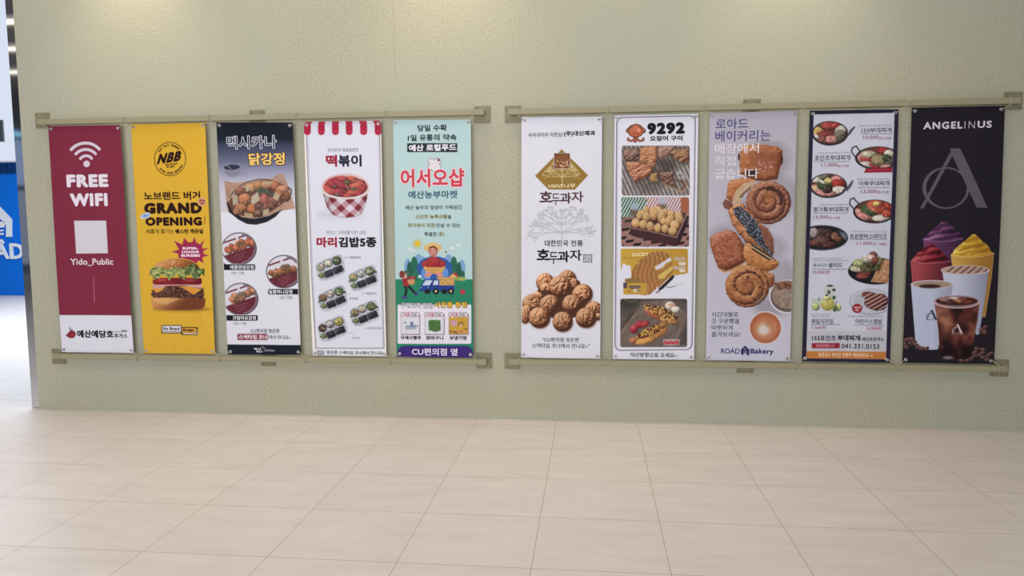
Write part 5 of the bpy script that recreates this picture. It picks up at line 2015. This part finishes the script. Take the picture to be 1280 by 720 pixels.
def lime(c):
    c.view(1000, 330)
    c.poly([(255, 225), (275, 240), (400, 240), (412, 220), (395, 330), (385, 370), (380, 500), (330, 530), (270, 525), (235, 470), (240, 400), (270, 350)], (202, 206, 200), .75, 1)
    c.ball(310, 450, 78, 74, (196, 188, 96), tex=.4, rough=.05, lo=(150, 144, 60), hi=(226, 222, 160))
    c.ball(300, 380, 44, 30, (206, 206, 150), tex=.4)
    for (x, y, rx, ry) in ((335, 245, 34, 12), (380, 292, 22, 14), (325, 315, 16, 22), (382, 376, 18, 20), (215, 400, 16, 20), (300, 350, 14, 12)):
        c.ball(x, y, rx, ry, (64, 82, 62), tex=.6, rough=.3, ts=8)
    c.poly([(138, 385), (230, 385), (222, 520), (130, 520)], (196, 204, 190), .8, .8)
    c.ball(178, 480, 44, 42, (176, 192, 126), tex=.5, rough=.06)
    c.ball(430, 490, 34, 40, (196, 204, 136), tex=.4, rough=.08)
    c.ball(395, 500, 24, 38, (96, 112, 58), rot=20, tex=.5, rough=.2)
    c.line([(410, 420), (396, 470)], 8, (80, 96, 60))


b.picture('lime_drink_picture', (1012, 353, 1053, 391), lime)


def steak(c):
    c.view(0, 0, 1)
    c.clip = c.clip * c.cov(c.d_poly(INNER), .2)
    c.view(1000, 330)
    c.ell(800, 425, 245, 148, (166, 168, 186))
    c.ell(800, 420, 236, 138, (198, 198, 210))
    c.ell(790, 410, 190, 100, (186, 186, 200))
    c.ball(790, 360, 100, 46, (126, 56, 58), rot=14, tex=.4, rough=.1)
    c.ball(850, 450, 130, 70, (118, 58, 54), rot=10, tex=.4, rough=.08)
    c.ball(920, 400, 80, 60, (128, 60, 60), rot=30, tex=.4, rough=.1)
    m = c.cov(c.d_poly([(690, 370), (770, 315), (880, 340), (970, 370), (985, 480), (900, 520), (770, 500), (735, 460), (740, 420)]))
    t = c.x * .55 + c.y
    c.put(m * np.clip(np.sin(t / 7.5) * 2.2 - .9, 0, 1), (214, 190, 180), .85)
    c.put(m * np.clip(np.sin(t / 7.5 + 2.4) * 2.2 - 1.1, 0, 1), (64, 30, 34), .7)
    c.ell(642, 500, 56, 52, (164, 34, 48))


b.picture('grilled_ham_picture', (1060, 358, 1112, 396), steak)
b.text('badge_lettering', (1000, 330, 9), [('어린이', 606, 680, 478, 500, (226, 196, 196), 0.02), ('메뉴', 618, 666, 508, 530, (226, 196, 196), 0.02)])
RDp = (134, 46, 66)
GY = (122, 120, 132)
V5 = (1005, 135, 9)
b.text('dish_name', V5, [('153부대찌개', 645, 982, 222, 280, INK, 0.006), ('포인츠부대찌개', 118, 516, 530, 592, INK, 0.006)])
b.text('dish_name', V6, [('어묵부대찌개', 613, 955, 190, 246, INK, 0.006), ('명가특부대찌개', 103, 496, 482, 542, INK, 0.006)])
b.text('dish_name', V7, [('트윈함박스테이크', 560, 970, 198, 258, INK, 0.008), ('퀘사디아', 145, 302, 532, 576, INK, 0.0), ('샐러드', 315, 476, 524, 580, INK, 0.012)])
VD = (1000, 380, 9)
b.text('dish_name', VD, [('패밀리라임', 125, 372, 166, 222, INK, 0.004), ('어린이스팸밥', 622, 922, 168, 224, INK, 0.006)])
b.text('price', V5, [('10,000', 662, 834, 310, 356, RDp, 0.0), ('원/1인분', 838, 978, 324, 357, RDp, 0.0), ('11,000', 196, 370, 620, 666, RDp, 0.0), ('원/1인분', 374, 502, 636, 667, RDp, 0.0)])
b.text('price', V6, [('12,000', 638, 812, 288, 334, RDp, 0.0), ('원/1인분', 816, 952, 302, 333, RDp, 0.0), ('13,000', 103, 272, 578, 620, RDp, 0.0), ('원/1인분', 276, 405, 590, 620, RDp, 0.0)])
b.text('price', V7, [('11,000', 636, 808, 288, 330, RDp, 0.0), ('원 (180g)', 814, 968, 298, 332, RDp, 0.0), ('10,000원', 140, 332, 610, 655, RDp, 0.0)])
b.text('price', VD, [('7,500원', 125, 292, 243, 287, RDp, 0.0), ('5,000원', 748, 922, 248, 296, (170, 44, 70), 0.0)])
b.text('dish_note', V5, [('칼칼하고 깊은 맛의 원조 부대찌개', 612, 982, 190, 208, GY, 0.0), ('치즈와 햄이 듬뿍 들어간 부대찌개', 155, 510, 495, 516, GY, 0.0)])
b.text('dish_note', V6, [('쫄깃한 어묵이 들어간 시원한 찌개', 595, 946, 160, 181, GY, 0.0), ('푸짐하게 즐기는 특별한 찌개', 180, 492, 449, 469, GY, 0.0)])
b.text('dish_note', V7, [('두 장의 함박과 특제 소스의 만남', 568, 972, 165, 186, GY, 0.0), ('신선한 채소와 함께 즐기는', 145, 475, 470, 487, GY, 0.0), ('바삭하고 고소한 치즈 퀘사디아', 145, 545, 494, 512, GY, 0.0)])
b.text('dish_note', VD, [('온 가족이 함께하는', 125, 348, 108, 124, GY, 0.0), ('상큼한 라임 음료', 125, 332, 132, 150, GY, 0.0), ('아이들이 좋아하는 맛있는 한 끼', 535, 928, 128, 150, GY, 0.0)])


def rules9(c):
    for v, pts in ((V5, ((645, 292, 985), (118, 604, 502))), (V6, ((605, 265, 956), (108, 553, 485))), (V7, ((560, 264, 970), (140, 598, 530))), (VD, ((122, 230, 450), (605, 237, 936)))):
        c.view(*v)
        for (x0, y, x1) in pts:
            c.line([(x0, y), (x1, y)], 4, (84, 82, 94), .9)
    c.view(*VD).rr(132, 440, 449, 498, 12, (166, 40, 58))


for box in ((1074, 166, 1117, 169), (1016, 200, 1063, 204), (1070, 233, 1114, 236), (1015, 264, 1061, 268), (1060, 298, 1110, 301), (1014, 335, 1060, 338), (1012, 404, 1052, 407), (1065, 405, 1106, 408)):
    b.picture('rule_line', box, rules9, 0.0005, 0.4)
b.picture('red_tag', (1012, 427, 1052, 437), rules9, 0.0005, 0.4)
b.text('shop_name', VD, [('153포인츠', 135, 406, 352, 412, INK, 0.016), ('부대찌개', 422, 676, 350, 415, INK, 0.03), ('예당호휴게소', 694, 942, 374, 418, INK, 0.01),
                         ('포장판매합니다', 178, 386, 452, 487, (214, 140, 150), 0.014)], 0.0011)
b.text('phone_number', VD, [('041.331.0153', 468, 890, 448, 502, INK, 0.012)])
b.text('address', VD, [('충청남도 예산군 응봉면 예당관광로 -4', 204, 812, 548, 596, (226, 196, 160), 0.014)])

# ------------------------------------------------------------------ banner: coffee
DARK = (34, 30, 38)


def bg10(c):
    c.fill(DARK)


b = Banner(CORNERS[9], bg10, 'black banner with iced drinks and a coffee cup, rightmost on the wall', cords_for(9), 2.7)
VE = (1130, 130, 8.1818)
SIL = (196, 192, 202)
b.text('headline', VE, [('ANGEL', 200, 598, 181, 256, SIL, 0.03, {'space': 1.22}), ('IN', 618, 722, 177, 250, SIL, -0.016, {'space': 1.3}), ('US', 748, 898, 171, 245, SIL, 0.03, {'space': 1.2})])
LG = (102, 95, 110)


def a_logo(c, s=1.0, ox=0, oy=0, colr=LG):
    q = lambda pts: [(ox + x * s, oy + y * s) for x, y in pts]
    c.poly(q([(464, 46), (573, 46), (850, 652), (737, 652), (488, 112), (478, 78)]), colr)
    c.poly(q([(470, 82), (498, 112), (197, 658), (163, 658)]), colr)
    u, v = c.uv(ox + 425 * s, oy + 450 * s, 1, 1)
    d1, d2 = c.d_ell(ox + 425 * s, oy + 450 * s, 238 * s, 214 * s), c.d_ell(ox + 430 * s, oy + 450 * s, 205 * s, 198 * s)
    c.put(c.cov(np.maximum(d1, -d2)), colr)


b.picture('letter_logo', (1148, 184, 1236, 263), lambda c: a_logo(c.view(1130, 180, 8.1818)), 0.0004, 0.36)


def drinks(c):
    S = 8.1818
    c.view(1125, 260, S)
    nz = c.noise(20, 5)

    def cream(pts, cols, seed, cx, cy):
        n1 = c.noise(30, seed, 3, 3, -18)
        d = c.d_poly(pts) + (c.noise(16, seed) - .5) * 10
        sw = .5 + .5 * np.sin((c.y - cy) / 11.0 + (c.x - cx) / 60.0 + n1 * 5)
        t = .55 * sw + .7 * n1 - .12 - (c.x - cx) / 520
        colr = np.where((t < .5)[..., None], mix(cols[0], cols[1], t * 2), mix(cols[1], cols[2], t * 2 - 1))
        c.put(c.cov(d), colr)

    # purple
    c.poly([(230, 320), (640, 318), (610, 560), (260, 560)], mix((128, 66, 116), (66, 34, 66), (c.x - 260) / 330))
    cream([(232, 315), (280, 270), (350, 205), (400, 160), (425, 140), (480, 150), (550, 200), (610, 260), (640, 320), (440, 335), (260, 330)], [(44, 24, 48), (104, 50, 100), (186, 130, 176)], 3, 380, 240)
    c.line([(230, 322), (320, 340), (440, 344), (560, 332), (640, 312)], 5, (176, 140, 172), .8)
    c.speck(c.cov(c.d_ell(550, 470, 90, 60), 3), (120, 70, 120), 12, .6, 5, .6)
    # yellow
    c.poly([(516, 470), (955, 455), (930, 720), (870, 1115), (830, 1120), (560, 800)], mix((214, 172, 76), (170, 118, 44), (c.x - 560) / 380))
    cream([(520, 490), (550, 430), (600, 380), (680, 315), (740, 265), (765, 268), (830, 330), (900, 390), (935, 455), (930, 490), (730, 505)], [(176, 118, 30), (214, 168, 44), (238, 212, 106)], 13, 660, 380)
    c.line([(516, 480), (640, 500), (740, 503), (860, 492), (955, 462)], 5, (236, 216, 160), .8)
    c.line([(955, 458), (928, 720), (868, 1110)], 9, (196, 164, 96), .8)
    c.line([(522, 490), (530, 600)], 8, (236, 216, 170), .5)
    # red
    c.poly([(104, 545), (520, 540), (500, 820), (130, 820)], mix((178, 70, 76), (94, 26, 42), (c.x - 200) / 300))
    cream([(110, 540), (150, 490), (190, 450), (250, 400), (310, 365), (340, 375), (400, 420), (470, 490), (520, 540), (300, 566)], [(58, 16, 28), (160, 34, 52), (206, 106, 106)], 23, 230, 460)
    c.line([(104, 542), (200, 562), (320, 566), (440, 556), (522, 540)], 5, (214, 150, 158), .8)
    c.line([(118, 560), (134, 800)], 8, (214, 120, 124), .5)
    c.line([(160, 580), (170, 790)], 20, (196, 100, 104), .35, soft=2)
    # white latte cup
    sh = lambda x0, x1: mix((200, 202, 222), (150, 152, 178), np.clip((c.x - x0) / (x1 - x0), 0, 1) ** 2)
    c.poly([(430, 650), (905, 640), (870, 900), (810, 1290), (785, 1300), (560, 1000), (470, 900)], sh(480, 900))
    c.ell(665, 635, 250, 50, (206, 190, 194))
    c.ell(665, 632, 232, 40, (196, 162, 148))
    old = c.clip
    c.clip = old * c.cov(c.d_ell(665, 632, 230, 38))
    for k in range(7):
        x = 450 + k * 75
        c.line([(x, 680), (x + 110, 590)], 14, (90, 54, 50), .85)
    c.clip = old
    # white coffee cup in front
    c.poly([(110, 790), (540, 790), (520, 900), (390, 1448), (330, 1452), (170, 1440), (160, 1400)], mix((196, 200, 222), (162, 164, 190), np.clip((c.x - 330) / 200, 0, 1)))
    c.ell(325, 782, 218, 46, (202, 196, 206))
    c.ell(330, 782, 196, 36, (180, 150, 134))
    c.ell(305, 800, 110, 20, (66, 44, 40), soft=1)
    c.put(c.cov(c.d_ell(325, 792, 200, 32), .5) * (c.y > 806) * 0, (0, 0, 0))
    a_logo(c, .165, 240, 1038, (42, 42, 60))
    # iced coffee
    n2 = c.noise(95, 31, 2)
    body = [(350, 950), (815, 950), (790, 1150), (760, 1330), (730, 1500), (690, 1540), (560, 1560), (450, 1545), (410, 1500), (395, 1250)]
    d = c.d_poly(body)
    t = n2 * 1.15 - .12 - np.clip((c.y - 1300) / 300, 0, .6) + .1 * np.cos((c.x - 480) / 60)
    c.put(c.cov(d), np.where((t < .45)[..., None], mix((34, 18, 22), (104, 46, 40), t / .45), mix((104, 46, 40), (178, 112, 88), (t - .45) / .5)))
    c.ell(470, 1210, 50, 60, (176, 116, 92), alpha=.35, soft=4)
    c.ell(580, 950, 232, 58, (180, 150, 156))
    c.ell(580, 952, 212, 46, (70, 34, 36))
    for (x, y, rx, ry, cc) in ((460, 935, 60, 24, (150, 112, 106)), (590, 945, 50, 28, (186, 120, 72)), (520, 965, 60, 20, (84, 46, 48)), (690, 960, 60, 24, (124, 56, 46)), (560, 920, 70, 14, (200, 180, 176)), (640, 925, 60, 14, (120, 70, 60))):
        c.ball(x, y, rx, ry, cc, tex=.7, rough=.15, ts=12)
    c.put(c.cov(np.abs(c.d_ell(580, 958, 228, 62)) - 7) * (c.y > 955), (214, 190, 196), .95)
    c.ell(490, 1530, 50, 16, (186, 176, 186), alpha=.7, soft=1.5)
    a_logo(c, .165, 500, 1180, (222, 206, 208))
    # coffee beans
    rr = np.random.RandomState(5)
    spots = [(60, 1350), (50, 1395), (100, 1340), (110, 1385), (140, 1370), (70, 1425), (165, 1400), (190, 1425), (225, 1440), (270, 1440), (120, 1345), (630, 1565), (690, 1560), (730, 1540), (770, 1510), (765, 1480), (820, 1500), (850, 1480), (790, 1440), (850, 1450),
             (850, 1530), (890, 1550), (930, 1490), (900, 1510), (840, 1240), (870, 1220), (850, 1270), (830, 1255), (870, 1275)]
    for (x, y) in spots:
        ro = rr.uniform(-50, 50)
        c.ball(x, y, 33, 19, (108, 66, 62), rot=ro, tex=.3, rough=.05, lo=(40, 22, 24), hi=(206, 170, 166))
        a_ = math.radians(ro)
        c.line([(x - 24 * math.cos(a_), y - 24 * math.sin(a_)), (x + 24 * math.cos(a_), y + 24 * math.sin(a_))], 5, (40, 20, 22), .8)


b.picture('drink_picture', (1128, 275, 1246, 453), drinks, 0.0005, 0.38)

# ------------------------------------------------------------------ bakery front across the corridor, seen at the left
SY = 9.2


def at_shop(x, y, Y=SY):
    X, Z = W(x, y, -Y)
    return float(X), float(Z)


BLUE = principled('blue_laminate', (0.004, 0.165, 0.72), 0.5, 0, 0.15)
BLUE_D = principled('deep_blue_fabric', (0.012, 0.10, 0.36), 0.7)
SIGN_W = principled('white_sign_letter', (0.86, 0.87, 0.90), 0.5)


def glow(name, color, strength):
    m = bpy.data.materials.new(name)
    m.use_nodes = True
    nt = m.node_tree
    nt.nodes.clear()
    e = node(nt, 'ShaderNodeEmission')
    e.inputs['Color'].default_value = (*color, 1)
    e.inputs['Strength'].default_value = strength
    out = node(nt, 'ShaderNodeOutputMaterial')
    nt.links.new(e.outputs[0], out.inputs[0])
    return m


bx1, bz1 = at_shop(33, 205)
_, bz0 = at_shop(10, 373)
bz0 = 0.0
front = empty('shop_counter', 'blue bakery counter front with white house logo at far left', 'counter', (bx1 - 2.5, SY - 0.3, 0))
fo = (bx1 - 2.5, SY - 0.3, 0)
bm = bmesh.new()
add_box(bm, bx1 - 6, bx1 + 0.4, SY - 0.3, SY - 0.01, 0, bz1 - 0.16, 0.01)
bm_obj('front_panel', bm, BLUE, front, fo)
# gathered valance along the top
bm = bmesh.new()
n = 260
za, zb_ = bz1 - 0.22, bz1 + 0.01
vs_ = []
for i in range(n + 1):
    x = bx1 - 6 + 6.4 * i / n
    y = SY - 0.33 - 0.025 * math.sin(i * 1.25)
    vs_.append((bm.verts.new((x, y, za + 0.015 * math.sin(i * 1.25))), bm.verts.new((x, SY - 0.315, zb_))))
for p, q in zip(vs_, vs_[1:]):
    bm.faces.new((p[0], q[0], q[1], p[1]))
bmesh.ops.solidify(bm, geom=bm.faces[:], thickness=0.008)
bm_obj('valance', bm, BLUE_D, front, fo, True)


def sign_mesh(name, polys, parent, org, Y, mat, depth=0.02):
    bm = bmesh.new()
    for pts in polys:
        vv = [bm.verts.new((x, Y, z)) for x, z in pts]
        f = bm.faces.new(vv)
        r = bmesh.ops.extrude_face_region(bm, geom=[f])
        bmesh.ops.translate(bm, verts=[v for v in r['geom'] if isinstance(v, bmesh.types.BMVert)], vec=(0, depth, 0))
    bmesh.ops.recalc_face_normals(bm, faces=bm.faces[:])
    return bm_obj(name, bm, mat, parent, org)


SF = SY - 0.325
P = lambda x, y: at_shop(x, y, SF)
# white house: roof, two posts and loaves inside
sign_mesh('house_logo', [[P(-24, 277), P(-7.5, 251), P(14.5, 274), P(14.5, 296), P(7.5, 296), P(7.5, 281), P(-7.5, 266), P(-18, 281), P(-18, 296), P(-24, 296)],
                         [P(-12, 282), P(4, 276), P(6, 279), P(5, 284), P(-12, 286)], [P(-12, 288), P(4, 287), P(4, 289), P(-12, 290)], [P(-12, 292), P(4, 291), P(4, 293.5), P(-12, 294)]], front, fo, SF, SIGN_W)
g, f, lay = glyphs('ROÂD', 0.03, 1.06)
(xa, za1), (xb, zb1) = P(-42, 324), P(28.5, 299)
me = bpy.data.meshes.new('lettering')
vv = [(xa + (xb - xa) * p[0] - fo[0], SF - fo[1] - 0.0012 * k, za1 + (zb1 - za1) * p[1] - fo[2]) for p, k in zip(g, lay)]
me.from_pydata(vv, [], f)
me.materials.append(SIGN_W)
o = link('lettering', me, front)
md = o.modifiers.new('thickness', 'SOLIDIFY')
md.thickness = 0.02

# lit fascia above the counter and a dark board on it
fas = empty('light_box', 'glowing white fascia above the blue counter at far left', 'sign', (bx1 - 2.5, SY - 0.2, bz1))
fz = (bx1 - 2.5, SY - 0.2, bz1)
bm = bmesh.new()
add_box(bm, bx1 - 6, bx1 + 0.4, SY - 0.2, SY - 0.005, bz1 + 0.03, 7.9)
bm_obj('lit_face', bm, glow('lit_white_panel', (0.78, 0.85, 1.0), 0.98), fas, fz)
bm = bmesh.new()
add_box(bm, bx1 - 6, bx1 + 0.4, SY - 0.23, SY - 0.16, bz1 + 0.012, bz1 + 0.05)
bm_obj('frame', bm, SIGN_W, fas, fz)
(dx0, dz1), (dx1, dz0) = at_shop(-30, 151.5, SY - 0.25), at_shop(3.6, 176, SY - 0.25)
bd = empty('notice_board', 'dark grey board on the lit fascia at the left edge', 'board', ((dx0 + dx1) / 2, SY - 0.24, dz0))
bo = ((dx0 + dx1) / 2, SY - 0.24, dz0)
bm = bmesh.new()
add_box(bm, dx0, dx1, SY - 0.25, SY - 0.212, dz0, dz1, 0.01)
bm_obj('board', bm, principled('dark_board', (0.09, 0.11, 0.13), 0.5), bd, bo)
bm = bmesh.new()
add_box(bm, dx0 - 0.02, dx1 + 0.012, SY - 0.235, SY - 0.203, dz0 - 0.02, dz1 + 0.02, 0.005)
bm_obj('frame', bm, principled('grey_frame', (0.3, 0.32, 0.35), 0.4), bd, bo)

# ------------------------------------------------------------------ ceiling lamps of the hall
WARM = (1.0, 0.86, 0.66)
for px in (167, 562, 988):
    X = float(W(px, 0, 0)[0])
    lamp = empty('wall_washer', 'recessed ceiling downlight washing the banner wall', 'lamp', (X, -0.30, ROOF - 0.03), 'downlights along the banner wall')
    lo = (X, -0.30, ROOF - 0.03)
    bm = bmesh.new()
    add_torus(bm, (0, 0, 0), 0.07, 0.012, 24, 8)
    bmesh.ops.rotate(bm, verts=bm.verts, cent=(0, 0, 0), matrix=Matrix.Rotation(math.pi / 2, 3, 'X'))
    bm_obj('trim_ring', bm, SIGN_W, lamp)
    sp = spot_light('lamp_beam', (X, -0.30, ROOF - 0.06), 82, math.radians(76), WARM)
    sp.rotation_euler = (Vector((X, -0.22, 2.5)) - Vector((X, -0.30, ROOF - 0.06))).to_track_quat('-Z', 'Y').to_euler()
LAMP = glow('lit_diffuser', (1.0, 0.9, 0.76), 3.0)
for k, py in enumerate((20, 55, 85)):
    q = np.array([(14 - 640) / FPX, 1, -(py - 360) / FPX]) @ RM.T
    t1 = (0.03 - CAM[1]) / q[1]
    t2 = (ROOF - CAM[2]) / q[2] - t1
    Xl, Yl = CAM[0] + q[0] * (t1 + t2), 0.03 - q[1] * t2
    lab = ['nearest to the banner wall', 'in the middle of three', 'farthest from the banner wall'][k]
    lm = empty('linear_lamp', 'long warm ceiling lamp mirrored in the steel corner strip, ' + lab, 'lamp', (Xl, Yl, ROOF - 0.06), 'linear lamps behind the viewer')
    bm = bmesh.new()
    add_box(bm, -1.6, 1.6, -0.12, 0.12, -0.01, 0.05, 0.004)
    bm_obj('housing', bm, SIGN_W, lm)
    bm = bmesh.new()
    add_box(bm, -1.55, 1.55, -0.10, 0.10, -0.016, -0.008)
    bm_obj('diffuser', bm, LAMP, lm)

# tall windows at the far side of the hall, mirrored in the steel corner strip
def mirrored(py, Y=-15.0):
    q = np.array([(18 - 640) / FPX, 1, -(py - 360) / FPX]) @ RM.T
    t1 = (0.03 - CAM[1]) / q[1]
    t2 = (0.03 - Y) / q[1]
    return CAM[0] + q[0] * (t1 + t2), CAM[2] + q[2] * (t1 + t2)


wxm = mirrored(200)[0]
bm = bmesh.new()
add_box(bm, wxm - 3, wxm + 3, -15.2, -15.05, -0.0, ROOF)
rear = structure('wall_rear', bm, principled('grey_blue_wall', (0.30, 0.34, 0.42), 0.7))
bm = bmesh.new()
za, zb_ = mirrored(335)[1], mirrored(101)[1]
add_box(bm, wxm - 2.2, wxm + 2.2, -15.05, -15.0, za, zb_)
win = structure('window_1', bm, principled('window_frame_blue', (0.16, 0.20, 0.30), 0.5))
for y0, y1, colr, st in ((102, 111, (0.62, 0.74, 1.0), 0.8), (113, 124, (0.50, 0.62, 0.95), 0.7), (146, 171, (0.30, 0.68, 1.0), 1.1), (175, 232, (0.38, 0.50, 0.76), 0.72), (238, 330, (0.38, 0.44, 0.56), 0.62)):
    bm = bmesh.new()
    add_box(bm, wxm - 2.1, wxm + 2.1, -15.0, -14.985, mirrored(y1)[1], mirrored(y0)[1])
    bm_obj('pane', bm, glow('daylit_pane', colr, st), win)
